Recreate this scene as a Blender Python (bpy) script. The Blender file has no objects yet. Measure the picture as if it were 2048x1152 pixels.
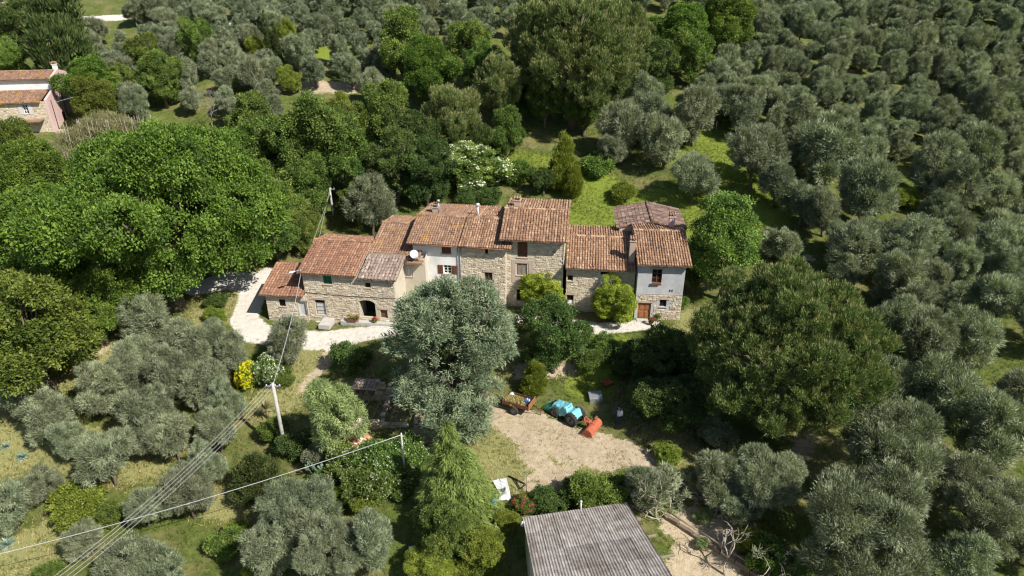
import bpy, math, random
import numpy as np
from mathutils import Vector, Matrix

# ------------------------------------------------------------------ camera, sky, sun, exposure
SC = bpy.context.scene
COL = SC.collection
FPX, CAMH = 1384.0, 31.6
PITCH = math.radians(27.0)
cam_d = bpy.data.cameras.new('camera')
cam = bpy.data.objects.new('camera', cam_d); COL.objects.link(cam)
cam.location = (0, 0, CAMH); cam.rotation_euler = (math.radians(90) - PITCH, 0, 0)
cam_d.sensor_width = 36.0; cam_d.lens = 36.0 * FPX / 2048.0
cam_d.clip_start = 0.5; cam_d.clip_end = 3000
SC.camera = cam
SUN_EL = math.radians(46); SUN_DIR = Vector((0.80, -0.60, 0)).normalized()
SUNV = Vector((SUN_DIR.x * math.cos(SUN_EL), SUN_DIR.y * math.cos(SUN_EL), math.sin(SUN_EL)))
world = bpy.data.worlds.new('World'); SC.world = world; world.use_nodes = True
wn = world.node_tree.nodes; bg = wn['Background']
sky = wn.new('ShaderNodeTexSky'); sky.sky_type = 'NISHITA'; sky.sun_disc = False
sky.sun_elevation = SUN_EL; sky.sun_rotation = math.atan2(SUN_DIR.x, SUN_DIR.y)
sky.altitude = 300
world.node_tree.links.new(sky.outputs[0], bg.inputs[0]); bg.inputs[1].default_value = 0.084
sun_d = bpy.data.lights.new('sun', 'SUN'); sun_d.energy = 5.0; sun_d.angle = math.radians(0.53)
sun_d.color = (1.0, 0.955, 0.88)
sun = bpy.data.objects.new('sun', sun_d); COL.objects.link(sun)
sun.rotation_euler = SUNV.to_track_quat('Z', 'Y').to_euler(); sun.location = (60, -40, 90)
SC.view_settings.view_transform = 'Standard'; SC.view_settings.look = 'None'
SC.view_settings.gamma = 1.0; SC.view_settings.exposure = 0.5; SC.view_settings.use_curve_mapping = False
SC.render.engine = 'CYCLES'
cy = SC.cycles
cy.max_bounces = 5; cy.diffuse_bounces = 3; cy.glossy_bounces = 2; cy.transmission_bounces = 3
cy.transparent_max_bounces = 4; cy.use_denoising = True
try:
    cy.denoiser = 'OPENIMAGEDENOISE'; cy.denoising_prefilter = 'ACCURATE'
except Exception: pass
SC.render.filter_size = 1.2 if hasattr(SC.render, 'filter_size') else 1.5
cy.filter_width = 1.2

RNG = np.random.default_rng(11); random.seed(5)
CP, SP = math.cos(PITCH), math.sin(PITCH)

# ------------------------------------------------------------------ places: terrain height and pixel -> point on the land
def sstep(a, b, x):
    t = np.clip((x - a) / (b - a), 0, 1); return t * t * (3 - 2 * t)
def T(X, Y):
    X = np.asarray(X, float); Y = np.asarray(Y, float)
    z = np.interp(Y, [-60, 10, 20, 28, 35, 40, 46.5, 48.3, 50, 52, 63, 66, 70, 140, 200, 320, 420],
                  [-14, -8, -5.2, -3.4, -2.3, -2.0, -1.85, -1.5, -.35, 0, .1, .7, 1.8, 20.5, 37, 66, 84])
    zl = np.interp(Y, [-60, 28, 36, 42, 48, 54, 60, 70], [-14, -6.0, -5.0, -3.9, -2.2, -.5, 0, 1.8])
    zl2 = np.interp(Y, [70, 140, 420], [1.8, 20.5, 84])
    zl = np.where(Y > 70, zl2, zl)
    zr = np.interp(Y, [-60, 28, 36, 45, 55, 66, 72, 140, 420], [-14, -3.6, -2.6, -1.6, -.2, 1.6, 3.0, 20.5, 84])
    wl = 1 - sstep(-19, -8, X); wr = sstep(16, 24, X)
    z = z * (1 - wl) + zl * wl; z = z * (1 - wr) + zr * wr
    am = np.clip((np.abs(X + 4) - 22) / 14, 0, 1) + np.clip((Y - 68) / 20, 0, 1) + np.clip((34 - Y) / 10, 0, 1)
    am = np.clip(am, 0, 1)
    z = z + am * (0.45 * np.sin(X * .13 + 1.1) * np.cos(Y * .11 + .4) + .22 * np.sin(X * .37 + Y * .29))
    z = z + .05 * np.sin(X * 1.3 + Y * .6) * np.cos(Y * 1.1 - X * .4) * (1 - np.exp(-((Y - 57) / 6) ** 2))
    return z
def Tz(x, y): return float(T(x, y))
def proj(x, y, z):
    z = z - CAMH; d = y * CP - z * SP; up = y * SP + z * CP
    return 1024 + FPX * x / d, 576 - FPX * up / d, d
def ray(u, v):
    a = (u - 1024) / FPX; b = (576 - v) / FPX
    return np.array([a, CP + b * SP, -SP + b * CP])
def at(u, v, h=0.0):
    """the point h above the land that is seen at photo pixel (u, v)"""
    r = ray(u, v); t = np.arange(20, 420, .25)
    P = r[None] * t[:, None]; P[:, 2] += CAMH
    g = P[:, 2] - T(P[:, 0], P[:, 1]) - h
    k = np.argmax(g < 0)
    if g[k] >= 0: k = len(t) - 1
    a, b = t[max(k - 1, 0)], t[k]
    for _ in range(12):
        m = (a + b) / 2; p = r * m; p[2] += CAMH
        if p[2] - Tz(p[0], p[1]) - h < 0: b = m
        else: a = m
    p = r * a; p[2] += CAMH
    return Vector(p)
def gz(u, v):
    p = at(u, v); return Vector((p.x, p.y, Tz(p.x, p.y)))

# ------------------------------------------------------------------ object helpers
def tag(o, label=None, cat=None, group=None, kind=None):
    if label: o['label'] = label
    if cat: o['category'] = cat
    if group: o['group'] = group
    if kind: o['kind'] = kind
    return o
def thing(name, label, cat, loc=(0, 0, 0), rz=0.0, group=None):
    o = bpy.data.objects.new(name, None); COL.objects.link(o); o.empty_display_size = .3
    o.location = loc; o.rotation_euler = (0, 0, rz)
    return tag(o, label, cat, group)
def link(name, me, par=None, kind=None):
    o = bpy.data.objects.new(name, me); COL.objects.link(o)
    if par is not None: o.parent = par
    if kind: o['kind'] = kind
    return o
def mesh_np(name, V, F, mat, tint=None, smooth=False):
    """mesh from an array of vertices and an (n, k) array of faces of one size"""
    me = bpy.data.meshes.new(name); V = np.asarray(V, np.float32); F = np.asarray(F, np.int32)
    me.vertices.add(len(V)); me.vertices.foreach_set('co', V.ravel())
    n, k = F.shape
    me.loops.add(n * k); me.loops.foreach_set('vertex_index', F.ravel())
    me.polygons.add(n); me.polygons.foreach_set('loop_start', np.arange(0, n * k, k, dtype=np.int32))
    me.polygons.foreach_set('use_smooth', np.full(n, smooth))
    if tint is not None:
        a = me.attributes.new('tint', 'FLOAT', 'FACE'); a.data.foreach_set('value', np.asarray(tint, np.float32))
    me.update(calc_edges=True); me.validate()
    if mat: me.materials.append(mat)
    return me
class MB:
    """collects shapes and links them as ONE mesh object"""
    def __init__(s): s.v = []; s.f = []; s.t = []; s.mi = []; s.sm = []
    def add(s, vs, fs, t=.5, mi=0, sm=False):
        b = len(s.v); s.v += [tuple(v) for v in vs]
        for f in fs: s.f.append(tuple(b + i for i in f)); s.t.append(t); s.mi.append(mi); s.sm.append(sm)
        return s
    def box(s, x0, x1, y0, y1, z0, z1, t=.5, mi=0, M=None):
        vs = [Vector((x, y, z)) for z in (z0, z1) for y in (y0, y1) for x in (x0, x1)]
        if M is not None: vs = [M @ v for v in vs]
        return s.add(vs, [(0, 2, 3, 1), (4, 5, 7, 6), (0, 1, 5, 4), (2, 6, 7, 3), (0, 4, 6, 2), (1, 3, 7, 5)], t, mi)
    def bev(s, x0, x1, y0, y1, z0, z1, b, t=.5, mi=0, M=None):
        """box with chamfered top edges"""
        vs = [(x0, y0, z0), (x1, y0, z0), (x1, y1, z0), (x0, y1, z0), (x0, y0, z1 - b), (x1, y0, z1 - b), (x1, y1, z1 - b), (x0, y1, z1 - b),
              (x0 + b, y0 + b, z1), (x1 - b, y0 + b, z1), (x1 - b, y1 - b, z1), (x0 + b, y1 - b, z1)]
        vs = [Vector(v) for v in vs]
        if M is not None: vs = [M @ v for v in vs]
        fs = [(3, 2, 1, 0), (8, 9, 10, 11)]
        for i in range(4):
            j = (i + 1) % 4; fs += [(i, j, 4 + j, 4 + i), (4 + i, 4 + j, 8 + j, 8 + i)]
        return s.add(vs, fs, t, mi)
    def tube(s, pts, rads, n=6, t=.5, mi=0, caps=True, sm=True):
        pts = [Vector(p) for p in pts]
        if not hasattr(rads, '__len__'): rads = [rads] * len(pts)
        vs = []; fs = []
        for i, p in enumerate(pts):
            d = (pts[min(i + 1, len(pts) - 1)] - pts[max(i - 1, 0)])
            d = d.normalized() if d.length > 1e-9 else Vector((0, 0, 1))
            a = d.cross(Vector((0, 0, 1)));
            if a.length < .05: a = d.cross(Vector((1, 0, 0)))
            a.normalize(); b = d.cross(a)
            for k in range(n):
                w = 2 * math.pi * k / n; vs.append(p + (a * math.cos(w) + b * math.sin(w)) * rads[i])
        for i in range(len(pts) - 1):
            for k in range(n):
                l = (k + 1) % n; fs.append((i * n + k, i * n + l, (i + 1) * n + l, (i + 1) * n + k))
        if caps: fs += [tuple(range(n - 1, -1, -1)), tuple((len(pts) - 1) * n + k for k in range(n))]
        return s.add(vs, fs, t, mi, sm)
    def lathe(s, prof, n=16, M=None, t=.5, mi=0, sm=True):
        """profile [(r, z)...] turned about z"""
        vs = []; fs = []
        for r, z in prof:
            for k in range(n):
                w = 2 * math.pi * k / n; v = Vector((r * math.cos(w), r * math.sin(w), z)); vs.append(M @ v if M is not None else v)
        for i in range(len(prof) - 1):
            for k in range(n):
                l = (k + 1) % n; fs.append((i * n + k, i * n + l, (i + 1) * n + l, (i + 1) * n + k))
        return s.add(vs, fs, t, mi, sm)
    def mesh(s, name, mats):
        me = bpy.data.meshes.new(name); me.from_pydata([tuple(v) for v in s.v], [], s.f)
        for m in (mats if isinstance(mats, (list, tuple)) else [mats]): me.materials.append(m)
        me.polygons.foreach_set('material_index', s.mi); me.polygons.foreach_set('use_smooth', s.sm)
        a = me.attributes.new('tint', 'FLOAT', 'FACE'); a.data.foreach_set('value', np.array(s.t, np.float32))
        me.update(); return me
    def build(s, name, mats, par=None, kind=None): return link(name, s.mesh(name, mats), par, kind)
def RX(a): return Matrix.Rotation(a, 4, 'X')
def RY(a): return Matrix.Rotation(a, 4, 'Y')
def RZ(a): return Matrix.Rotation(a, 4, 'Z')
def TR(x, y, z): return Matrix.Translation((x, y, z))

# ------------------------------------------------------------------ materials
class NB:
    def __init__(s, name):
        s.m = bpy.data.materials.new(name); s.m.use_nodes = True; s.nt = s.m.node_tree
        s.p = s.nt.nodes['Principled BSDF']; s.out = s.nt.nodes['Material Output']
    def n(s, t, **k):
        x = s.nt.nodes.new(t)
        for a, b in k.items(): setattr(x, a, b)
        return x
    def l(s, a, b): s.nt.links.new(a, b)
    def pos(s): return s.n('ShaderNodeNewGeometry').outputs['Position']
    def obj(s): return s.n('ShaderNodeTexCoord').outputs['Object']
    def noise(s, scale, detail=4, rough=.6, vec=None):
        x = s.n('ShaderNodeTexNoise'); x.inputs['Scale'].default_value = scale
        x.inputs['Detail'].default_value = detail; x.inputs['Roughness'].default_value = rough
        s.l(vec if vec is not None else s.pos(), x.inputs['Vector']); return x.outputs['Fac']
    def attr(s, name): return s.n('ShaderNodeAttribute', attribute_name=name).outputs['Fac']
    def ramp(s, fac, stops):
        x = s.n('ShaderNodeValToRGB'); e = x.color_ramp.elements
        while len(e) < len(stops): e.new(.5)
        for k, (p, c) in enumerate(stops):
            e[k].position = p; e[k].color = (*c, 1) if len(c) == 3 else c
        s.l(fac, x.inputs[0]); return x.outputs[0]
    def math(s, op, a, b=None, clamp=False):
        x = s.n('ShaderNodeMath', operation=op); x.use_clamp = clamp
        for i, q in enumerate((a, b)):
            if q is None: continue
            if isinstance(q, (int, float)): x.inputs[i].default_value = q
            else: s.l(q, x.inputs[i])
        return x.outputs[0]
    def mix(s, fac, a, b, mode='MIX'):
        x = s.n('ShaderNodeMix', data_type='RGBA', blend_type=mode)
        for i, q in ((0, fac), (6, a), (7, b)):
            if isinstance(q, (int, float)): x.inputs[i].default_value = q
            elif isinstance(q, tuple): x.inputs[i].default_value = (*q, 1)
            else: s.l(q, x.inputs[i])
        return x.outputs[2]
    def hsv(s, col, h=None, sat=None, val=None):
        x = s.n('ShaderNodeHueSaturation'); s.l(col, x.inputs['Color'])
        for nm, q in (('Hue', h), ('Saturation', sat), ('Value', val)):
            if q is None: continue
            if isinstance(q, (int, float)): x.inputs[nm].default_value = q
            else: s.l(q, x.inputs[nm])
        return x.outputs[0]
    def bump(s, h, strength, dist=.05):
        x = s.n('ShaderNodeBump'); x.inputs['Strength'].default_value = strength; x.inputs['Distance'].default_value = dist
        s.l(h, x.inputs['Height']); s.l(x.outputs[0], s.p.inputs['Normal'])
    def fin(s, col, rough=.85, spec=.3, metal=0):
        if isinstance(col, tuple): s.p.inputs['Base Color'].default_value = (*col, 1)
        else: s.l(col, s.p.inputs['Base Color'])
        s.p.inputs['Roughness'].default_value = rough; s.p.inputs['Specular IOR Level'].default_value = spec
        s.p.inputs['Metallic'].default_value = metal; return s.m
def plain(name, c1, c2=None, scale=3.0, rough=.8, bump=0.0, metal=0.0, bscale=None, spec=.3):
    b = NB(name); c2 = c2 or tuple(x * .75 for x in c1)
    f = b.noise(scale, 5, .65)
    col = b.ramp(f, [(.3, c2), (.68, c1)])
    if bump: b.bump(b.noise(bscale or scale * 6, 4), bump)
    return b.fin(col, rough, spec, metal)
def tinted(name, stops, nscale=2.0, amt=.35, rough=.9, bump=.25, bscale=18, over=None):
    """colour by the piece's own tint, with weathering noise over it; over = [(colour, noise scale, threshold)]"""
    b = NB(name); col = b.ramp(b.attr('tint'), stops)
    f = b.noise(nscale, 5, .7)
    v = b.math('ADD', b.math('MULTIPLY', f, amt * 2), 1 - amt)
    col = b.hsv(col, val=v)
    for c, sc, th in (over or []):
        m = b.ramp(b.noise(sc, 6, .7), [(th, (0, 0, 0)), (th + .09, (1, 1, 1))]); col = b.mix(m, col, c)
    if bump: b.bump(b.noise(bscale, 4), bump, .03)
    return b.fin(col, rough, .2)
def leafmat(name, lo, mid, hi, var=.25, trans=.3, rough=.55, hue=.02, spec=.25, gain=1.5):
    b = NB(name); lo, mid, hi = [tuple(min(.9, x * gain) for x in c) for c in (lo, mid, hi)]
    col = b.ramp(b.attr('tint'), [(0.0, lo), (.5, mid), (1.0, hi)])
    r = b.n('ShaderNodeObjectInfo').outputs['Random']
    col = b.hsv(col, b.math('ADD', b.math('MULTIPLY', r, hue * 2), .5 - hue), 1.0,
                b.math('ADD', b.math('MULTIPLY', b.math('FRACT', b.math('MULTIPLY', r, 17.3)), var * 2), 1 - var))
    b.fin(col, rough, spec)
    tr = b.n('ShaderNodeBsdfTranslucent'); b.l(b.mix(1.0, col, (1.25, 1.35, .6), 'MULTIPLY'), tr.inputs[0])
    mx = b.n('ShaderNodeMixShader'); mx.inputs[0].default_value = trans
    b.l(b.p.outputs[0], mx.inputs[1]); b.l(tr.outputs[0], mx.inputs[2]); b.l(mx.outputs[0], b.out.inputs[0])
    return b.m

BARK = plain('bark', (.19, .15, .11), (.09, .07, .05), 4, .95, .5)
PALEBARK = plain('pale_bark', (.46, .41, .34), (.28, .24, .19), 3, .95, .3)
MORTAR = plain('lime_mortar', (.58, .52, .42), (.45, .395, .30), .9, .95, .3, bscale=14)
WHITEWALL = plain('white_plaster', (.80, .79, .76), (.60, .58, .54), .8, .9, .06, bscale=9)
GREYWALL = plain('grey_render', (.52, .53, .54), (.36, .36, .36), 1.0, .95, .15, bscale=12)
PINKWALL = plain('pink_plaster', (.66, .47, .44), (.56, .38, .35), .4, .9, .05)
TANPL = plain('tan_plaster', (.50, .39, .31), (.40, .31, .24), 1.2, .9, .1)
STONE = tinted('rubble_stone', [(0, (.24, .185, .125)), (.25, (.42, .335, .23)), (.6, (.54, .46, .34)), (1, (.68, .62, .50))], 3, .25, over=[((.15, .12, .09), .9, .66)])
TERRA = tinted('terracotta_tile', [(0, (.12, .08, .057)), (.35, (.265, .152, .092)), (.7, (.385, .235, .142)), (1, (.51, .38, .27))], 2.2, .3,
               over=[((.15, .115, .085), 1.3, .57), ((.38, .20, .055), 1.0, .68)])
TERRARED = tinted('red_flat_tile', [(0, (.15, .085, .056)), (.5, (.295, .152, .094)), (1, (.43, .265, .17))], 1.8, .32, over=[((.15, .10, .075), 1.1, .58), ((.36, .20, .07), 1.7, .70)])
TERRAOR = tinted('lichened_tile', [(0, (.15, .095, .065)), (.5, (.275, .165, .11)), (1, (.40, .26, .17))], 1.8, .3,
                 over=[((.42, .23, .055), .8, .555), ((.16, .12, .07), 1.5, .66)])
TERRAGREY = tinted('grey_weathered_tile', [(0, (.14, .105, .085)), (.5, (.31, .235, .19)), (1, (.50, .41, .34))], 2.4, .35, over=[((.13, .105, .085), 2.2, .56)])
GLASS = plain('dark_pane', (.012, .014, .016), (.02, .022, .025), 2, .12, spec=.5)
DARK = plain('dark_interior', (.012, .010, .009), None, 2, .95)
BROWNWOOD = plain('brown_wood', (.19, .085, .045), (.12, .05, .028), 6, .7, .2)
ORANGEWOOD = plain('orange_brown_wood', (.36, .15, .06), (.25, .10, .04), 5, .6, .2)
GREENPAINT = plain('green_paint', (.02, .17, .07), (.012, .11, .045), 3, .6)
WHITEPAINT = plain('white_paint', (.80, .80, .78), (.68, .68, .66), 3, .6)
GREYMETAL = plain('grey_metal', (.36, .37, .38), (.26, .27, .28), 5, .5, metal=.4)
LIGHTGREY = plain('pale_grey_paint', (.58, .59, .60), (.47, .48, .49), 3, .7)
CONCRETE = plain('concrete', (.50, .48, .44), (.38, .36, .33), 2, .9, .15)
BLACKIRON = plain('black_iron', (.018, .017, .016), None, 3, .6)
RUST = plain('rusty_steel', (.24, .11, .06), (.13, .06, .035), 5, .85, .2)
RUBBER = plain('rubber', (.045, .043, .041), (.03, .028, .027), 5, .8, .2)
RIMGREY = plain('wheel_rim', (.30, .28, .25), (.2, .18, .15), 5, .6)
ORANGEPAINT = plain('orange_red_paint', (.52, .125, .06), (.27, .085, .05), 4, .65)
TARP = plain('turquoise_tarp', (.20, .50, .55), (.12, .38, .44), 1.6, .45, .25, bscale=5)
BLUEPL = plain('blue_plastic', (.04, .22, .50), (.03, .15, .40), 3, .45)
BLUECLOTH = plain('blue_cloth', (.035, .085, .26), (.025, .06, .2), 5, .9)
WHITEPL = plain('white_plastic', (.66, .66, .66), (.56, .56, .56), 2, .5)
WIRE = plain('pale_cable', (.50, .50, .49), None, 3, .6)
TILEPINK = tinted('broken_tile', [(0, (.42, .17, .09)), (.5, (.60, .34, .22)), (1, (.80, .76, .72))], 3, .2)
SKIN = plain('skin', (.42, .25, .17), (.36, .2, .13), 6, .6)
WOOD = plain('grey_wood', (.30, .25, .19), (.19, .155, .115), 4, .9, .3)
# corrugated fibre cement: grey with lichen specks and soot, by sheet
def _fibre():
    b = NB('corrugated_fibre_cement')
    col = b.ramp(b.attr('tint'), [(0, (.33, .30, .27)), (1, (.54, .505, .47))])
    f = b.ramp(b.noise(1.4, 6, .75), [(.35, (.62, .58, .54)), (.65, (1.1, 1.1, 1.12))]); col = b.mix(1.0, col, f, 'MULTIPLY')
    m = b.ramp(b.noise(7.5, 3, .8), [(.60, (0, 0, 0)), (.66, (1, 1, 1))]); col = b.mix(m, col, (.55, .53, .49))
    m = b.ramp(b.noise(1.9, 6, .85), [(.56, (0, 0, 0)), (.70, (1, 1, 1))]); col = b.mix(m, col, (.15, .14, .125))
    m = b.ramp(b.noise(.8, 7, .8), [(.60, (0, 0, 0)), (.66, (1, 1, 1))]); col = b.mix(m, col, (.17, .155, .085))
    mp = b.n('ShaderNodeMapping'); b.l(b.obj(), mp.inputs[0]); mp.inputs['Scale'].default_value = (5, .35, .35)
    m = b.ramp(b.noise(1.0, 5, .7, mp.outputs[0]), [(.35, (.62, .58, .54)), (.62, (1.12, 1.1, 1.08))]); col = b.mix(1.0, col, m, 'MULTIPLY')
    b.bump(b.noise(20, 4), .2, .02); return b.fin(col, .95, .1)
FIBRE = _fibre()

# ------------------------------------------------------------------ the land
def dist_poly(X, Y, pts):
    d = np.full(X.shape, 1e9)
    for (ax, ay, ra), (bx, by, rb) in zip(pts[:-1], pts[1:]):
        vx, vy = bx - ax, by - ay; L = vx * vx + vy * vy + 1e-9
        t = np.clip(((X - ax) * vx + (Y - ay) * vy) / L, 0, 1)
        q = np.hypot(X - ax - t * vx, Y - ay - t * vy) - (ra + t * (rb - ra)); d = np.minimum(d, q)
    return d
def px_path(L): return [(*at(u, v).xy, r) for u, v, r in L]
LANE = [px_path([(395, 575, 1.2), (455, 562, 1.5), (505, 562, 1.4), (503, 600, 1.25), (488, 640, 1.25), (512, 664, 1.3), (570, 672, 1.2), (640, 682, 1.1), (700, 672, 1.2), (790, 660, 1.0),
                 (900, 645, 1.0), (1010, 636, .9), (1120, 644, .8), (1200, 658, 1.0), (1300, 648, .9)]),
        px_path([(680, 680, 1.0), (668, 695, .7)]), px_path([(535, 545, .9), (505, 562, 1.2)]),
        px_path([(640, 640, .35), (740, 640, .35), (800, 642, .5)]), px_path([(905, 18, 1.0), (215, 40, 1.2)][1:] + [(255, 32, 1.2)])]
YARD = [px_path([(665, 690, .7), (655, 722, .55), (628, 752, .45), (605, 778, .35)]), px_path([(985, 830, 1.3), (1060, 850, 1.6), (1150, 885, 1.6), (1240, 905, 1.4), (1300, 925, 1.0)]), px_path([(1060, 975, .6), (1100, 955, .8), (1135, 940, .7)]),
        px_path([(905, 780, 1.6), (860, 860, 1.4), (960, 800, 1.2)]), px_path([(1010, 850, .7), (1060, 880, .9), (1130, 900, 1.0), (1220, 925, .9)]), px_path([(1060, 905, .9), (1110, 960, .9)]), px_path([(1390, 1060, 1.6), (1420, 1110, 2.0), (1400, 1160, 2.2)]), px_path([(1345, 1050, .8), (1400, 1040, 1.0), (1490, 1065, .9)]),
        px_path([(570, 172, 1.2), (635, 174, 2.0), (695, 176, 2.0)]), px_path([(160, 35, 2.0), (215, 20, 2.5)]), px_path([(5, 10, 2.5), (25, 40, 1.5)]), px_path([(1600, 905, .7), (1620, 880, .5)]), px_path([(1612, 515, .5), (1625, 518, .4)]),
        px_path([(140, 715, .8), (200, 695, .8)]), px_path([(1040, 745, .6), (1150, 735, .5)])]
DRY = [px_path([(440, 590, 2.2), (420, 640, 1.8)]), px_path([(20, 900, 2.6), (90, 890, 2.4), (290, 930, 1.6), (320, 900, 1.2)]), px_path([(180, 720, 2.2), (60, 750, 3)]),
       px_path([(600, 720, 2), (560, 800, 2), (600, 760, 1.5)]), px_path([(960, 860, 2.5), (1050, 920, 3.0), (1180, 920, 1.5)]), px_path([(480, 1000, 2.0), (430, 1010, 1)]),
       px_path([(1640, 890, 2.0), (1650, 920, 2.0)]), px_path([(460, 522, 1.6), (520, 525, 1.6)]), px_path([(700, 780, 1.5), (830, 850, 1.5)]), px_path([(1300, 760, 2), (1350, 900, 2)]), px_path([(1400, 640, 2), (1400, 760, 2)]), px_path([(80, 1090, 2), (20, 1120, 2)])]
FRESH = [px_path([(1400, 285, 5), (1490, 385, 6.5), (1400, 420, 5), (1200, 425, 4.5), (1180, 350, 3), (1030, 330, 3)]), px_path([(640, 95, 3), (680, 110, 3)]), px_path([(1750, 65, 2), (1770, 70, 2)]), px_path([(1090, 690, 1.5), (1230, 690, 2), (1180, 770, 2)])]
xs = np.unique(np.concatenate([np.arange(-420, -64, 14), np.arange(-64, 70, .45), np.arange(70, 430, 14)]))
ys = np.unique(np.concatenate([np.arange(-60, 24, 4), np.arange(24, 84, .45), np.arange(84, 165, 1.1), np.arange(165, 425, 12)]))
GX, GY = np.meshgrid(xs, ys); GXf, GYf = GX.ravel(), GY.ravel()
GZf = T(GXf, GYf) + RNG.normal(0, .018, GXf.shape)
def mask(paths, soft=.5):
    d = np.min([dist_poly(GXf, GYf, p) for p in paths], axis=0); return 1 - sstep(-soft, soft, d)
mL, mY, mD, mF = mask(LANE, .45), mask(YARD, .9), mask(DRY, 1.6), mask(FRESH, 1.6)
def _ground():
    b = NB('grass_earth_and_gravel'); p = b.pos()
    n1, n2, n3 = b.noise(.35, 6, .65), b.noise(2.2, 6, .7), b.noise(9, 4, .7)
    g = b.ramp(n2, [(.25, (.045, .062, .014)), (.5, (.095, .125, .028)), (.75, (.165, .180, .050))])
    g = b.mix(b.ramp(n1, [(.45, (0, 0, 0)), (.62, (1, 1, 1))]), g, b.ramp(n3, [(.3, (.13, .13, .045)), (.7, (.22, .19, .085))]))
    def m(name, k=.75, amp=1.0):
        q = b.math('ADD', b.attr(name), b.math('MULTIPLY', b.math('SUBTRACT', b.math('ADD', b.math('MULTIPLY', n2, .6), b.math('MULTIPLY', n3, .4)), .5), amp))
        return b.ramp(q, [(.38, (0, 0, 0)), (.62, (1, 1, 1))])
    g = b.mix(m('fresh'), g, b.ramp(n3, [(.3, (.10, .15, .02)), (.7, (.235, .27, .045))]))
    g = b.mix(m('dry', amp=2.6), g, b.ramp(n3, [(.3, (.165, .17, .06)), (.7, (.31, .295, .125))]))
    g = b.mix(m('sand', amp=2.3), g, b.ramp(n2, [(.3, (.30, .225, .14)), (.5, (.42, .34, .23)), (.75, (.52, .44, .32))]))
    g = b.mix(m('lane', amp=1.3), g, b.ramp(n2, [(.25, (.44, .39, .32)), (.5, (.60, .56, .49)), (.8, (.70, .66, .60))]))
    b.bump(b.math('ADD', n3, n2), .6, .14); return b.fin(g, .95, .1)
GROUND = _ground()
nx = len(xs); ii = np.arange((len(ys) - 1) * (nx - 1)); r_, c_ = ii // (nx - 1), ii % (nx - 1)
Q = np.stack([r_ * nx + c_, r_ * nx + c_ + 1, (r_ + 1) * nx + c_ + 1, (r_ + 1) * nx + c_], 1)
laneF = mL[Q].mean(1) > .5; yardF = (~laneF) & (mY[Q].mean(1) > .5)
for nm, sel in (('ground', ~(laneF | yardF)), ('gravel_lane', laneF), ('earth_yard', yardF)):
    q = Q[sel]; used, inv = np.unique(q.ravel(), return_inverse=True)
    me = mesh_np(nm, np.stack([GXf[used], GYf[used], GZf[used]], 1), inv.reshape(-1, 4), GROUND, smooth=True)
    for an, mm in (('lane', mL), ('sand', mY), ('dry', mD), ('fresh', mF)):
        a = me.attributes.new(an, 'FLOAT', 'POINT'); a.data.foreach_set('value', mm[used].astype(np.float32))
    link(nm, me, kind='structure')
# ------------------------------------------------------------------ houses
def frame_of(p0, rot):
    th = math.radians(rot); o = np.array(p0, float)
    ex = np.array([math.cos(th), math.sin(th), 0]); ey = np.array([-math.sin(th), math.cos(th), 0])
    def onwall(u, v, y=0.0):
        """photo pixel -> (x, z) on the house's plane y"""
        R = ray(u, v); c = np.array([0, 0, CAMH]); t = np.dot(o + ey * y - c, ey) / np.dot(R, ey)
        q = c + t * R; return float(np.dot(q - o, ex)), float(q[2] - o[2])
    return onwall
def wall_mesh(W, prof, openings, depth=.26, z0=-1.2):
    """front wall with real openings, gable sides under the profile [(y, z)...], back; mitred so that no faces overlap"""
    m = MB(); zf = prof[0][1]
    xsx = sorted({0, W, *[a for o in openings for a in (o[0], o[1])]}); zsz = sorted({z0, zf, *[a for o in openings for a in (o[2], o[3])]})
    for xa, xb in zip(xsx[:-1], xsx[1:]):
        for za, zb in zip(zsz[:-1], zsz[1:]):
            cx, cz = (xa + xb) / 2, (za + zb) / 2
            if any(o[0] < cx < o[1] and o[2] < cz < o[3] for o in openings): continue
            m.add([(xa, 0, za), (xb, 0, za), (xb, 0, zb), (xa, 0, zb)], [(0, 1, 2, 3)])
    for x0, x1, a, b in [o[:4] for o in openings]:
        d = depth
        m.add([(x0, 0, a), (x1, 0, a), (x1, 0, b), (x0, 0, b), (x0, d, a), (x1, d, a), (x1, d, b), (x0, d, b)],
              [(0, 4, 5, 1), (1, 5, 6, 2), (2, 6, 7, 3), (3, 7, 4, 0)])
    D = prof[-1][0]; pts = [(0, z0)] + [p for p in [(D, z0)]] + [(y, z) for y, z in reversed(prof)]
    n = len(pts)
    m.add([(W, y, z) for y, z in pts], [tuple(range(n))]); m.add([(0, y, z) for y, z in pts], [tuple(range(n - 1, -1, -1))])
    m.add([(0, D, z0), (W, D, z0), (W, D, prof[-1][1]), (0, D, prof[-1][1])], [(3, 2, 1, 0)])
    return m
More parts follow.
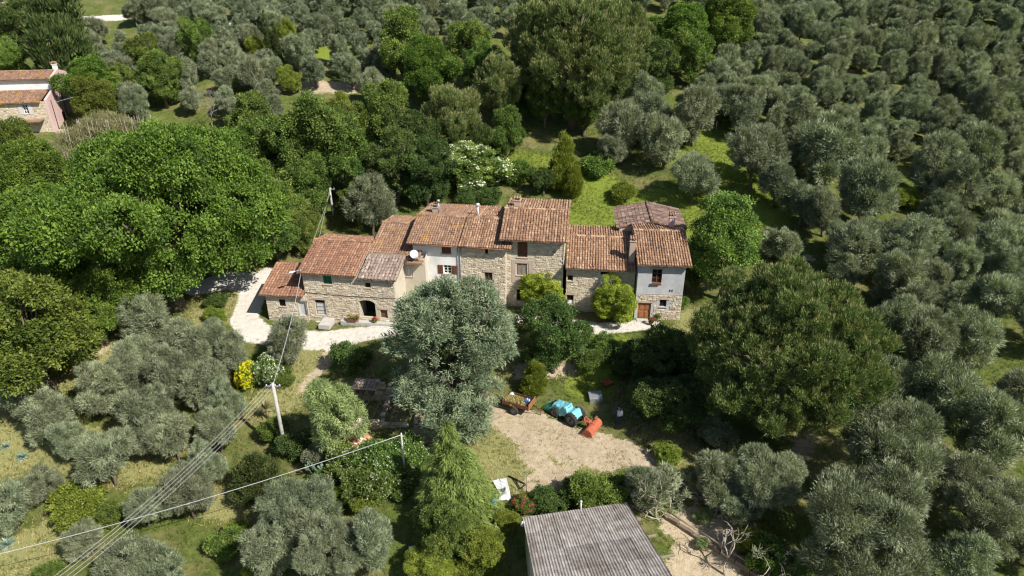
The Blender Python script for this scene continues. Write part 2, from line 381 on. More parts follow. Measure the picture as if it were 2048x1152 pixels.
def stonework(par, W, z0, z1, openings, mat=None, xr=(0, None), big=1.0, holes=(), plane='front', D=0, tops=None, name='stonework'):
    """rubble stones standing proud of the mortar, each with its own edges"""
    m = MB(); z = z0; rg = random.Random(int(W * 100 + z1 * 37)); x_end = xr[1] if xr[1] is not None else W
    ex = [(o[0] - .10, o[1] + .10, o[2] - .08, o[3] + .10) for o in openings] + list(holes)
    while z < z1 - .08:
        h = min(rg.uniform(.10, .21) * big, z1 - z); x = xr[0] + rg.uniform(-.1, .05)
        while x < x_end:
            l = rg.uniform(.14, .42) * big; a, b = max(x, xr[0]) + .012, min(x + l, x_end) - .012
            if b - a > .07 and not any(a < e[1] and b > e[0] and z < e[3] and z + h > e[2] for e in ex) and rg.random() > .06:
                if tops is None or z + h < tops((a + b) / 2):
                    d = rg.uniform(.015, .055); t = min(1, max(0, rg.gauss(.56, .17))); i = .02
                    j = [rg.uniform(-.018, .018) for _ in range(8)]
                    za, zb = z + .012, z + h - .012
                    bk = [(a, 0, za + j[0]), (b, 0, za + j[1]), (b, 0, zb + j[2]), (a, 0, zb + j[3])]
                    fr = [(a + i, -d, za + i + j[0]), (b - i, -d, za + i + j[1]), (b - i, -d * rg.uniform(.6, 1), zb - i + j[2]), (a + i, -d, zb - i + j[3])]
                    vs = bk + fr
                    if plane == 'right': vs = [(W - y, x_, z_) for x_, y, z_ in vs]
                    if plane == 'left': vs = [(y, D - x_, z_) for x_, y, z_ in vs]
                    m.add(vs, [(4, 5, 6, 7), (0, 1, 5, 4), (1, 2, 6, 5), (2, 3, 7, 6), (3, 0, 4, 7)], t)
            x += l
        z += h
    return m.build(name, mat or STONE, par, 'stuff')
def tiles(par, O, U, V, width, length, mat, pu=.23, pv=.33, hgt=1.0, seed=0, skip=None, rag=.0):
    """rows of cover tiles lying on a roof slope: O eave corner, U along the eave, V up the slope"""
    rg = np.random.default_rng(seed); U = np.array(U, float); V = np.array(V, float); N = np.cross(U, V); N /= np.linalg.norm(N)
    if N[2] < 0: N = -N
    nc, nr = max(1, int(width / pu)), max(1, int(math.ceil(length / pv))); pu = width / nc
    an = np.array([math.pi, math.pi * .69, math.pi * .31, 0])
    r0, r1 = pu * .40, pu * .31; c, s = np.cos(an), np.sin(an) * hgt
    lo = np.stack([c * r0, np.zeros(4), s * r0 + .022 * (1 if hgt > .6 else 1.6)], 1); hi = np.stack([c * r1, np.full(4, pv * 1.16), s * r1 + .004], 1)
    lo0 = lo * [1, 1, 0] + [0, 0, .0]
    base = np.concatenate([lo, hi, lo0[[0, 3]]])          # 10 verts
    I, J = np.meshgrid(np.arange(nc), np.arange(nr)); I, J = I.ravel(), J.ravel(); k = len(I)
    keep = np.ones(k, bool) if skip is None else ~skip((I + .5) * pu, (J + .5) * pv)
    keep &= ((J + 1) * pv < length + .12)
    keep &= rg.random(len(I)) > .006
    I, J = I[keep], J[keep]; k = len(I)
    a = (I + .5) * pu + rg.normal(0, .009 + rag, k); b = J * pv + rg.normal(0, .014 + rag, k) - .03
    sk = rg.normal(0, .045 + rag, k) + (rg.random(k) < .02) * rg.normal(0, .25, k); lift = rg.normal(0, .008, k) + .018 * np.sin(I * .31 + seed) * np.sin(J * .4 + I * .11) + .01 * np.sin(I * .7 + J * .23)
    L = base[None].repeat(k, 0).copy(); x = L[:, :, 0] + L[:, :, 1] * sk[:, None]; L[:, :, 0] = x
    ov = np.clip((b + pv * 1.16) - length, 0, None); L[:, 4:8, 1] -= ov[:, None]
    P = np.array(O) + (a[:, None] + L[:, :, 0])[..., None] * U + (b[:, None] + L[:, :, 1])[..., None] * V + (L[:, :, 2] + lift[:, None])[..., None] * N
    fq = np.array([(0, 1, 5, 4), (1, 2, 6, 5), (2, 3, 7, 6), (8, 1, 0, 8), (8, 9, 2, 1), (9, 3, 2, 9)])
    F = (np.arange(k) * 10)[:, None, None] + fq[None][:, [0, 1, 2, 4]]
    colr = rg.normal(0, .1, nc)[I]; t = np.clip(.5 + colr + rg.normal(0, .17, k), 0, 1)
    me = mesh_np('roof_tile', P.reshape(-1, 3), F.reshape(-1, 4), mat, np.repeat(t, 4))
    return link('roof_tile', me, par, 'stuff')
RIDGE_ME = {}
def ridge_tiles(par, A, B, mat, step=.44):
    if mat.name not in RIDGE_ME:
        m = MB(); n = 6; vs = []
        for r, x in ((.15, -.25), (.125, .25)):
            vs += [(x, r * math.cos(math.pi * k / n), r * math.sin(math.pi * k / n) * .8 + (.02 if x < 0 else 0)) for k in range(n + 1)]
        m.add(vs, [(k, k + 1, n + 2 + k, n + 1 + k) for k in range(n)] + [tuple(range(n, -1, -1))], .55)
        RIDGE_ME[mat.name] = [m.mesh('ridge_tile', mat)]
        for t in (.25, .8):
            c = RIDGE_ME[mat.name][0].copy(); c.attributes['tint'].data.foreach_set('value', np.full(len(c.polygons), t, np.float32)); RIDGE_ME[mat.name].append(c)
    A, B = Vector(A), Vector(B); d = B - A; n = max(1, int(d.length / step))
    for k in range(n):
        o = link('ridge_tile', random.choice(RIDGE_ME[mat.name]), par); o.location = A + d * ((k + .5) / n) + Vector((0, 0, random.uniform(.0, .015)))
        o.rotation_euler = (random.gauss(0, .05), -math.asin(d.z / d.length) + random.gauss(0, .02), math.atan2(d.y, d.x) + random.gauss(0, .035)); o.scale = (d.length / n / .47, 1, 1)
def roof(par, x0, x1, prof, mat, thick=.11, pu=.23, pv=.33, hgt=1.0, seed=1, ridge=True, slabmat=None, skip=None, rag=.0):
    """slab of a pitched roof over the profile [(y, z)...] (eave, ridge, eave) with its tiles"""
    m = MB(); n = len(prof); vs = [(x, y, z - dz) for x in (x0, x1) for dz in (0, thick) for y, z in prof]
    fs = []
    for i in range(n - 1):
        fs += [(i, i + 1, 2 * n + i + 1, 2 * n + i)[::-1], (n + i, n + i + 1, 3 * n + i + 1, 3 * n + i), (i, i + 1, n + i + 1, n + i), (2 * n + i, 2 * n + i + 1, 3 * n + i + 1, 3 * n + i)[::-1]]
    fs += [(0, n, 3 * n, 2 * n), (n - 1, 2 * n - 1, 4 * n - 1, 3 * n - 1)[::-1]]
    m.add(vs, fs, .22); r = m.build('roof', slabmat or mat, par)
    for i in range(n - 1):
        (ya, za), (yb, zb) = prof[i], prof[i + 1]; L = math.hypot(yb - ya, zb - za)
        if zb >= za: O, U, V = (x0, ya, za), (1, 0, 0), (0, (yb - ya) / L, (zb - za) / L)
        else: O, U, V = (x1, yb, zb), (-1, 0, 0), (0, (ya - yb) / L, (za - zb) / L)
        tiles(r, O, U, V, x1 - x0, L, mat, pu, pv, hgt, seed + i, skip if i == 0 else None, rag)
    if ridge and n == 3: ridge_tiles(r, (x0, *prof[1]), (x1, *prof[1]), mat)
    return r
def opening(par, o, style, col=None, sill=True, lintel=True, name=None):
    """window or door set into the opening o = (x0, x1, z0, z1)"""
    x0, x1, a, b = o[:4]; w, h = x1 - x0, b - a; m = MB(); fw = min(.07, w * .12)
    nm = name or ('door' if style in ('door', 'griddoor', 'plankdoor') else 'window')
    fm = {'glass': WHITEPAINT, 'glassbrown': BROWNWOOD}.get(style, col or BROWNWOOD)
    yf = .13
    m.box(x0, x0 + fw, yf, yf + .07, a, b); m.box(x1 - fw, x1, yf, yf + .07, a, b)
    m.box(x0 + fw, x1 - fw, yf, yf + .07, b - fw, b); m.box(x0 + fw, x1 - fw, yf, yf + .07, a, a + fw)
    f = m.build(nm, fm, par)
    pm = MB().box(x0 + fw, x1 - fw, yf + .03, yf + .05, a + fw, b - fw)
    if style in ('glass', 'glassbrown'):
        pm.build('pane', GLASS, f)
        q = MB().box((x0 + x1) / 2 - .035, (x0 + x1) / 2 + .035, yf - .004, yf + .066, a + fw, b - fw)
        for k in (1, 2): q.box(x0 + fw, (x0 + x1) / 2 - .035, yf + .004, yf + .06, a + h * k / 3 - .02, a + h * k / 3 + .02); q.box((x0 + x1) / 2 + .035, x1 - fw, yf + .004, yf + .06, a + h * k / 3 - .02, a + h * k / 3 + .02)
        q.build('glazing_bar', fm, f)
    elif style == 'dark':
        MB().box(x0 + fw, x1 - fw, yf + .03, yf + .05, a + fw, b - fw).build('pane', DARK if col is None else GLASS, f)
    elif style == 'grille':
        pm.build('pane', DARK, f); k = 0; g = MB()
        n = max(2, int(w / .13))
        for k in range(1, n): g.tube([(x0 + w * k / n, .05, a), (x0 + w * k / n, .05, b)], .012, 5)
        for k in range(1, 6): g.tube([(x0, .07, a + h * k / 6), (x1, .07, a + h * k / 6)], .010, 5)
        g.build('grille', BLACKIRON, f)
    elif style in ('shut', 'shuthigh'):
        top = b - fw - (.28 if style == 'shuthigh' else 0); pm.build('pane', DARK, f); xm = (x0 + x1) / 2
        for xa, xb in ((x0 + fw, xm - .008), (xm + .008, x1 - fw)):
            s = MB(); e = .06; y0 = .055
            s.box(xa, xa + e, y0, y0 + .05, a + .03, top); s.box(xb - e, xb, y0, y0 + .05, a + .03, top)
            s.box(xa + e, xb - e, y0, y0 + .05, top - e, top); s.box(xa + e, xb - e, y0, y0 + .05, a + .03, a + .03 + e)
            z = a + .03 + e
            while z < top - e - .06:
                s.add([(xa + e, y0 + .045, z + .055), (xb - e, y0 + .045, z + .055), (xb - e, y0 + .008, z), (xa + e, y0 + .008, z)], [(3, 2, 1, 0)], .5); z += .06
            s.build('shutter', col or BROWNWOOD, f)
    elif style == 'door':
        xm = (x0 + x1) / 2
        for xa, xb in ((x0 + fw, xm - .006), (xm + .006, x1 - fw)):
            s = MB().box(xa, xb, .15, .19, a + .02, b - fw); hh = (b - a) / 2
            for k in range(2): s.bev(xa + .08, xb - .08, -.0, hh - .22, 0, .03, .02, M=TR(0, .15, a + .14 + k * hh) @ RX(math.radians(90)))
            d = s.build('door_leaf', col or BROWNWOOD, f)
        MB().lathe([(0, 0), (.03, .01), (.035, .04), (0, .06)], 8, TR(xm + .06, .15, a + 1.0) @ RX(math.radians(90))).build('handle', BLACKIRON, f)
    elif style == 'plankdoor':
        n = max(3, int(w / .16))
        for k in range(n): MB().box(x0 + fw + (w - 2 * fw) * k / n + .006, x0 + fw + (w - 2 * fw) * (k + 1) / n - .006, .15 + random.uniform(0, .008), .185, a + .02, b - fw).build('plank', col or BROWNWOOD, f)
    elif style == 'griddoor':
        pm.build('pane', GLASS, f); g = MB()
        for k in (1, 2, 3): g.box(x0 + fw, x1 - fw, yf - .01, yf + .026, a + h * k / 4 - .025, a + h * k / 4 + .025)
        g.build('glazing_bar', fm, f)
        MB().box(x0 + fw + .02, x1 - fw - .02, yf + .0295 - .012, yf + .0295, a + fw, b - fw - .3).build('curtain', LIGHTGREY, f)
    elif style == 'halfwhite':
        pm.build('pane', DARK, f); MB().box(x0 + fw, x1 - fw, .09, .12, a + .01, a + h * .40).build('board', WHITEPAINT, f)
    if sill: MB().box(x0 - .10, x1 + .10, -.07, .12, a - .08, a - .003).build('sill', TANPL, f)
    if lintel: MB().box(x0 - .15, x1 + .15, -.045, .05, b + .003, b + .17).build('lintel', TANPL, f)
    return f
def openings_px(onwall, L):
    out = []
    for u0, v0, u1, v1, *rest in L:
        x0, z1 = onwall((u0 + 0), v0); x1, z0 = onwall(u1, v1); xa, _ = onwall(u0, v1); xb, _ = onwall(u1, v0)
        out.append(((x0 + xa) / 2, (x1 + xb) / 2, z0, z1))
    return out
def chimney(par, x, y, zb, zt, w=.5, capmat=None, mat=None, cap='tiles'):
    m = MB().box(x - w / 2, x + w / 2, y - w / 2, y + w / 2, zb, zt); c = m.build('chimney', mat or TANPL, par)
    MB().box(x - w / 2 - .06, x + w / 2 + .06, y - w / 2 - .06, y + w / 2 + .06, zt + .002, zt + .08).build('chimney_cap', mat or TANPL, c)
    if cap == 'tiles':
        for sx in (-1, 1):
            for sy in (-1, 1): MB().box(x + sx * w * .42 - .06, x + sx * w * .42 + .06, y + sy * w * .42 - .06, y + sy * w * .42 + .06, zt + .082, zt + .26).build('chimney_pier', TANPL, c)
        for k in range(3): MB().tube([(x - w * .62 + w * .42 * k + .1, y - w * .62, zt + .31), (x - w * .62 + w * .42 * k + .1, y + w * .62, zt + .33)], .10, 6, .6).build('cap_tile', capmat or TERRAOR, c)
    return c
def house(name, label, p0, rot): return thing(name, label, 'house', p0, math.radians(rot))
def gutter(par, x0, x1, y, z):
    MB().tube([(x0, y, z), (x1, y, z - .03)], .055, 6).build('gutter', RUST, par)
def downpipe(par, x, y, z1, z0=.1):
    MB().tube([(x, y, z1), (x, y, z0)], .04, 6).build('downpipe', GREYMETAL, par)
G = 'farmhouses of the terrace'
# --- low lean-to at the left end
P0 = (-22.58, 56.08, 0); ow = frame_of(P0, -6)
h = house('outbuilding', 'low stone lean-to with reddish tiled roof beside the gravel lane', P0, -6); h['group'] = G
W = 3.75; ops = openings_px(ow, [(558, 598, 571, 613), (598, 602, 615, 632)])
pr = [(0, 2.50), (4.0, 3.55)]; wall_mesh(W, pr, ops).build('wall', MORTAR, h)
stonework(h, W, -.1, 2.4, ops); stonework(h, W, -.1, 2.6, [], xr=(0, 4.0), plane='left', D=4.0)
opening(h, ops[0], 'grille', BLACKIRON); opening(h, ops[1], 'plankdoor', LIGHTGREY, sill=False)
r = roof(h, -.45, 3.68, [(-.35, 2.50), (4.15, 3.72)], TERRARED, pu=.27, pv=.36, hgt=.55, seed=3, ridge=False, rag=.006)
# --- stone house with the green shutter, its flat-tiled roof and the grey weathered roof beside it
P1 = (-18.91, 56.08, 0); ow1 = frame_of(P1, -8)
h1 = house('farmhouse', 'two-storey stone farmhouse with green shutter, arched entrance and red flat-tiled roof', P1, -8); h1['group'] = G
W = 8.55
o1 = openings_px(ow1, [(646, 548, 663, 569), (631, 599, 651, 630), (730, 565, 741, 576), (718, 599, 751, 636), (761, 619, 775, 637)])
zB = ow1(750, 559, -.35)[1]
m = wall_mesh(5.1, [(0, 4.78), (4.3, 5.95), (6.6, 5.4)], [o for o in o1[:2]]); m.build('wall', MORTAR, h1)
ops2 = [(a - 5.1, b - 5.1, c, d) for a, b, c, d in o1[2:]]
m2 = wall_mesh(W - 5.1, [(0, zB), (3.2, zB + .86)], ops2); mm = MB()
wb = m2.build('wall', MORTAR, h1); wb.location = (5.1, .003, 0)
wb2 = stonework(h1, 5.1, 0, 4.7, o1[:2], mat=STONE); stonework(h1, W, 0, zB - .05, o1[2:], xr=(5.1, None))
opening(h1, o1[0], 'shut', GREENPAINT); opening(h1, o1[1], 'griddoor', WOOD, sill=False); opening(h1, o1[2], 'dark'); opening(h1, o1[4], 'plankdoor', BROWNWOOD, sill=False)
# arched entrance: dark recess, spandrels rounding the top, voussoirs
x0, x1, a, b = o1[3]; xm, rr = (x0 + x1) / 2, (x1 - x0) / 2; rise = .38
arc = [(xm - rr * math.cos(math.pi * k / 10), b - rise + rise * math.sin(math.pi * k / 10)) for k in range(11)]
e = MB().box(x0 - .2, x1 + .2, 1.6, 1.65, a - .1, b + .2).box(x0 - .25, x0 - .2, .26, 1.6, a - .1, b + .2).box(x1 + .2, x1 + .25, .26, 1.6, a - .1, b + .2).build('entrance', DARK, h1)
sp = MB()
for k in range(10):
    (xa, za), (xb, zb_) = arc[k], arc[k + 1]; sp.add([(xa, .012, za), (xb, .012, zb_), (xb, .012, b), (xa, .012, b)], [(0, 1, 2, 3)]); sp.add([(xa, .012, za), (xb, .012, zb_), (xb, .25, zb_), (xa, .25, za)], [(3, 2, 1, 0)])
sp.build('arch_spandrel', MORTAR, e)
for k in range(10):
    w0, w1 = math.pi * (k + .06) / 10, math.pi * (k + .94) / 10; q = []
    for y in (-.05, .02):
        for ww, s in ((w0, 1.0), (w1, 1.0), (w1, 1.22), (w0, 1.22)): q.append((xm - rr * s * math.cos(ww), y, b - rise + rise * math.sin(ww) * (s if s == 1 else 1.45)))
    MB().add(q, [(0, 1, 2, 3), (0, 4, 5, 1), (1, 5, 6, 2), (2, 6, 7, 3), (3, 7, 4, 0)], .6).build('voussoir', STONE, e)
roof(h1, -.35, 5.2, [(-.42, 4.76), (4.3, 6.02), (6.9, 5.45)], TERRARED, pu=.235, pv=.30, hgt=.45, seed=5)
roof(h1, 5.3, 8.85, [(-.38, zB + .02), (3.15, zB + .95)], TERRAGREY, pu=.29, pv=.42, hgt=1.0, seed=9, ridge=False, rag=.012)
downpipe(h1, 5.2, -.42, 4.6, zB + .12); MB().tube([(0, -.06, 2.62), (4, -.06, 2.52), (W, -.06, 2.60)], .018, 5).build('cable_run', BLACKIRON, h1)
MB().box(1.55, 2.6, -1.5, -.06, -.3, .12).build('doorstep', CONCRETE, h1)
MB().box(3.3, 8.3, -.55, -.06, -.3, .14).build('kerb_ledge', CONCRETE, h1)
# --- set-back wing with the lichened roof
th = math.radians(-8); P2 = tuple(np.array(P1) + 5.15 * np.array([math.cos(th), math.sin(th), 0]) + 3.22 * np.array([-math.sin(th), math.cos(th), 0])); ow2 = frame_of(P2, -8)
h2 = house('farmhouse_wing', 'set-back farmhouse wing with brown roof edged in orange lichen and a satellite dish', P2, -8); h2['group'] = G
ze = ow2(770, 515, -.35)[1]; o2 = openings_px(ow2, [(811, 534, 825, 553)])
W2 = 5.4; prf = [(-.38, ze), (5.0, ze + 1.30), (8.2, ze + .75)]
wall_mesh(W2, [(0, ze + .03), (5.0, ze + 1.22), (8.0, ze + .7)], o2).build('wall', MORTAR, h2); stonework(h2, W2, zB, ze - .05, o2, xr=(3.6, None))
opening(h2, o2[0], 'shut', LIGHTGREY)
roof(h2, -.05, W2 - .45, prf, TERRAOR, pu=.23, pv=.33, seed=21)
MB().box(3.9, W2 - .1, -.75, -.05, ze - .30, ze - .19).build('canopy_slab', TERRAOR, h2)
# --- white plastered house and stone house under one roof
P5 = np.array((-4.88, 58.22, 0.0)); e8 = np.array([math.cos(th), math.sin(th), 0]); PW = tuple(P5 - 4.35 * e8); owW = frame_of(PW, -8); ow5 = frame_of(P5, -8)
hw = house('white_house', 'white plastered farmhouse with brown shutters under a lichened tile roof', PW, -8); hw['group'] = G
ZE = 6.45; PF = [(-.5, ZE), (3.8, ZE + 1.15), (9.0, ZE + .42)]
oW = openings_px(owW, [(883, 491, 902, 508), (887, 530, 903, 548)])
wall_mesh(4.35, [(0, ZE + .03), (3.8, ZE + 1.05), (8.7, ZE + .36)], oW).build('wall', WHITEWALL, hw)
opening(hw, oW[0], 'shut', BROWNWOOD, lintel=False); w_ = opening(hw, oW[1], 'glass', sill=True, lintel=False)
for sx in (-1, 1):
    xa = oW[1][0] - .52 if sx < 0 else oW[1][1] + .04
    s = MB().box(xa, xa + .48, -.05, -.006, oW[1][2], oW[1][3])
    for k in range(12): zz = oW[1][2] + .06 + k * (oW[1][3] - oW[1][2] - .1) / 12; s.box(xa + .05, xa + .43, -.066, -.052, zz, zz + .03)
    s.build('shutter', BROWNWOOD, w_)
def holes_mask(a, b): return None
roof(hw, -.5, 4.30, PF, TERRAOR, seed=31, pu=.225, pv=.32)
chimney(hw, 1.0, 5.2, ZE + .6, ZE + 1.5, .55); MB().tube([(1.35, 5.0, ZE + .7), (1.35, 5.0, ZE + 2.1)], .09, 8).tube([(1.35, 5.0, ZE + 2.1), (1.35, 5.0, ZE + 2.35)], [.16, .16], 8).build('flue_pipe', GREYMETAL, hw)
gutter(hw, -.5, 4.3, -.56, ZE - .05); downpipe(hw, 4.22, -.07, ZE - .12)
h5 = house('stone_house', 'stone farmhouse with three small windows between the white house and the tall house', tuple(P5), -8); h5['group'] = G
o5 = openings_px(ow5, [(970, 497, 976, 508), (969, 544, 985, 562), (973, 584, 983, 593)])
wall_mesh(4.35, [(0, ZE + .03), (3.8, ZE + 1.05), (8.7, ZE + .36)], o5).build('wall', MORTAR, h5); stonework(h5, 4.35, 0, ZE - .06, o5)
for o, s in zip(o5, ('dark', 'glassbrown', 'dark')): opening(h5, o, s)
roof(h5, .04, 4.9, PF, TERRA, seed=41, pu=.225, pv=.32)
MB().tube([(.9, 4.9, ZE + .7), (.9, 4.9, ZE + 1.95)], .11, 8).tube([(.9, 4.9, ZE + 1.95), (.9, 4.9, ZE + 2.2)], .19, 8).build('flue_pipe', LIGHTGREY, h5)
gutter(h5, .05, 4.3, -.56, ZE - .05); downpipe(h5, .12, -.09, ZE - .15)
# --- tall stone house
PT = (-.55, 58.15, 0); owT = frame_of(PT, -6)
ht = house('tall_stone_house', 'tallest stone farmhouse of the row with brown shutters and a pink plaster window surround', PT, -6); ht['group'] = G
oT = openings_px(owT, [(1035, 482, 1055, 515), (1034, 526, 1054, 551), (1033, 578, 1052, 602)]); WT = 5.3
wall_mesh(WT, [(0, 7.36), (3.9, 8.35), (8.0, 7.75)], oT).build('wall', MORTAR, ht)
xa, zt_ = owT(1024, 519); xb, zb_ = owT(1066, 566)
stonework(ht, WT, 0, 7.2, oT, big=1.15, holes=[(xa, xb, zb_, zt_)])
stonework(ht, WT, 4.5, 7.9, [], xr=(0, 7.5), plane='right', tops=lambda y: 7.4 + min(y, 3.9) * .25 - max(0, y - 3.9) * .1)
pp = MB(); ww = oT[1]
pp.box(xa, ww[0] - .16, -.03, -.001, zb_, zt_).box(ww[1] + .16, xb, -.03, -.001, zb_, zt_).box(ww[0] - .16, ww[1] + .16, -.03, -.001, zb_, ww[2] - .09).box(ww[0] - .16, ww[1] + .16, -.03, -.001, ww[3] + .18, zt_)
pp.build('plaster_surround', TANPL, ht)
opening(ht, oT[0], 'shut', BROWNWOOD); w_ = opening(ht, oT[1], 'shut', WOOD); opening(ht, oT[2], 'dark')
roof(ht, -.55, WT + .35, [(-.85, 7.24), (3.9, 8.50), (8.4, 7.86)], TERRA, seed=51, pu=.25, pv=.34)
chimney(ht, .55, 5.0, 7.9, 8.95, .6); downpipe(ht, WT + .10, -.12, 7.0, 4.6)
# --- lower stone house to the right
PR = (5.0, 57.25, 0); owR = frame_of(PR, -6)
hr = house('low_stone_house', 'lower stone farmhouse with white shutter and tall pink chimney next to the grey house', PR, -6); hr['group'] = G
oR = openings_px(owR, [(1133, 550, 1146, 562), (1199, 543, 1220, 567), (1127.5, 589, 1147, 609)]); WR = 6.25
oR = [(max(.12, a), b, c, d) for a, b, c, d in oR]
wall_mesh(WR, [(0, 4.76), (4.2, 5.85), (8.3, 5.2)], oR).build('wall', MORTAR, hr); stonework(hr, WR, 0, 4.66, oR)
opening(hr, oR[0], 'dark'); opening(hr, oR[1], 'shuthigh', WHITEPAINT, lintel=False); opening(hr, oR[2], 'halfwhite')
roof(hr, -.12, WR - .02, [(-.5, 4.70), (4.2, 5.96), (8.6, 5.25)], TERRA, seed=61, pu=.24, pv=.34)
chimney(hr, 5.86, .95, 4.9, 7.05, .52)
# --- grey rendered house at the right end
PG = (11.28, 55.75, 0); owG = frame_of(PG, -4)
hg = house('grey_house', 'grey rendered house with stone base and orange-brown door at the right end of the row', PG, -4); hg['group'] = G
oG = openings_px(owG, [(1304, 538, 1324, 567), (1319, 599, 1333, 614), (1275, 605, 1301, 641)]); WG = 4.15
wall_mesh(WG, [(0, 5.80), (4.4, 6.95), (7.3, 6.35)], oG).build('wall', GREYWALL, hg)
zs = owG(1310, 589)[1]; stonework(hg, WG, 0, zs, oG, big=1.1)
MB().box(-.015, WG + .015, -.02, -.002, zs, zs + .06).build('string_course', TANPL, hg)
w_ = opening(hg, oG[0], 'glassbrown'); opening(hg, oG[1], 'dark'); opening(hg, oG[2], 'door', ORANGEWOOD, sill=False)
fb = MB().box(oG[0][0] + .05, oG[0][1] - .05, -.2, -.075, oG[0][2] - .02, oG[0][2] + .12).build('flower_box', RUST, w_)
for dx in (0, .2): MB().box(2.95 + dx, 3.02 + dx, -.04, -.002, zs + .35, zs + .55).build('wall_vent', BLACKIRON, hg)
roof(hg, -.22, WG + .45, [(-.5, 5.74), (4.4, 7.05), (7.4, 6.45)], TERRA, seed=71, pu=.225, pv=.34)
chimney(hg, 3.55, 6.3, 6.5, 7.75, .5, mat=PINKWALL)
MB().box(.2, 1.5, -.55, -.07, -.3, .10).build('doorstep', CONCRETE, hg)
# --- gabled rear wing behind it
TERRADARK = tinted('dark_brown_tile', [(0, (.10, .068, .055)), (.5, (.21, .135, .105)), (1, (.36, .26, .21))], 2.2, .3, over=[((.12, .10, .08), 1.5, .55)])
PB = (10.6, 63.4, 0); hb = house('rear_wing', 'rear building with weathered brown gable roof behind the grey house', PB, -4); hb['group'] = G
WBk, DB = 6.2, 5.2
m = MB(); zr, zl = 6.75, 6.05; z0 = -1.2
for y in (0, DB): m.add([(0, y, z0), (WBk, y, z0), (WBk, y, zl), (WBk / 2, y, zr - .1), (0, y, zl)], [(0, 1, 2, 3, 4)] if y == 0 else [(4, 3, 2, 1, 0)])
m.add([(0, 0, z0), (0, DB, z0), (0, DB, zl), (0, 0, zl)], [(3, 2, 1, 0)]); m.add([(WBk, 0, z0), (WBk, DB, z0), (WBk, DB, zl), (WBk, 0, zl)], [(0, 1, 2, 3)])
m.build('wall', MORTAR, hb)
s = MB(); xs_ = [(-.3, zl - .03), (WBk / 2, zr), (WBk + .3, zl - .03)]
for (xa, za), (xb, zb_) in zip(xs_[:-1], xs_[1:]):
    s.add([(xa, -.1, za), (xb, -.1, zb_), (xb, DB + .3, zb_), (xa, DB + .3, za), (xa, -.1, za - .1), (xb, -.1, zb_ - .1), (xb, DB + .3, zb_ - .1), (xa, DB + .3, za - .1)],
          [(0, 1, 2, 3), (7, 6, 5, 4), (0, 4, 5, 1), (2, 6, 7, 3), (0, 3, 7, 4), (1, 5, 6, 2)], .25)
rb = s.build('roof', TERRA, hb)
for xa, za, sg, O, U in ((-.3, zl - .03, 1, (-.3, DB + .3, zl - .03), (0, -1, 0)), (WBk + .3, zl - .03, -1, (WBk + .3, -.1, zl - .03), (0, 1, 0))):
    L = math.hypot(WBk / 2 + .3, zr - zl + .03); V = (sg * (WBk / 2 + .3) / L, 0, (zr - zl + .03) / L); tiles(rb, O, U, V, DB + .4, L, TERRADARK, .25, .36, 1.0, 80 + sg)
ridge_tiles(rb, (WBk / 2, -.1, zr), (WBk / 2, DB + .3, zr), TERRADARK)

# --- pink and stone house far left on the slope
pc = gz(107, 264)
onP = None
hp = thing('pink_house', 'stone house with pink plastered side wall and orange tiled roofs up the slope', 'house', (pc.x, pc.y, pc.z), math.radians(9))
owP = frame_of(pc, 9)
def zof(u, v, y): return owP(u, v, y)
zE = owP(60, 205, -.3)[1]; WP = 13.0
oP = [owP(43, 209), owP(59, 228)]; ox = (oP[0][0], oP[1][0], oP[1][1], oP[0][1])
oPs = [(ox[0] + WP, ox[1] + WP, ox[2], ox[3])]
m = wall_mesh(WP, [(0, zE + .05), (3.4, zE + .95)], oPs); w1 = m.build('wall', MORTAR, hp); w1.location = (-WP, 0, 0)
sw = stonework(hp, WP, 0, zE - .05, oPs); sw.location = (-WP, 0, 0)
f = opening(hp, ox, 'glass')
for xa in (ox[0] - .5, ox[1] + .06): MB().box(xa, xa + .44, -.06, -.012, ox[2], ox[3]).build('shutter', LIGHTGREY, f)
roof(hp, -WP, -.5, [(-.4, zE), (3.3, zE + 1.0)], TERRAOR, seed=91, pu=.26, ridge=False)
# taller back part with a terrace recess, pink gable wall facing the lane
zb2 = zE + 2.4
m = MB().box(-WP, -.02, 3.4, 8.0, zE + .5, zb2 - .05); m.build('wall', WHITEWALL, hp)
roof(hp, -WP, .0, [(3.0, zb2), (5.6, zb2 + .7), (8.4, zb2 + .1)], TERRAOR, seed=95, pu=.26)
g = MB(); gp = [(-.05, -2.0), (8.2, -2.0), (8.2, zb2 + .15), (5.6, zb2 + .85), (3.1, zb2 + .1), (3.1, zE + 1.2), (-.05, zE + .25)]
g.add([(.0, y, z) for y, z in gp] + [(.32, y, z) for y, z in gp], [(6, 5, 4, 3, 2, 1, 0), (7, 8, 9, 10, 11, 12, 13)] + [(i, (i + 1) % 7, 7 + (i + 1) % 7, 7 + i) for i in range(7)])
g.build('side_wall', PINKWALL, hp)
MB().tube([(.37, 1.0, zE), (.37, 1.0, 0)], .045, 6).build('downpipe', BLACKIRON, hp); MB().tube([(.37, 4.6, zb2 - .5), (.37, 4.6, 0)], .045, 6).build('downpipe', BLACKIRON, hp)
MB().box(.325, .36, 3.2, 3.9, .6, 2.0).build('window', DARK, hp)
chimney(hp, -.35, 6.6, zb2 + .2, zb2 + 1.3, .5, TERRAOR, WHITEWALL)
MB().box(-4.2, -.6, -1.5, -.06, zE * .42, zE * .42 + .12).build('porch_roof', TERRAOR, hp)
tr = MB().box(.4, 3.4, -.5, 5.5, -1.5, .15); tr.build('terrace', TANPL, hp); MB().box(3.25, 3.4, -.5, 5.5, .152, 1.0).build('parapet', TANPL, hp)
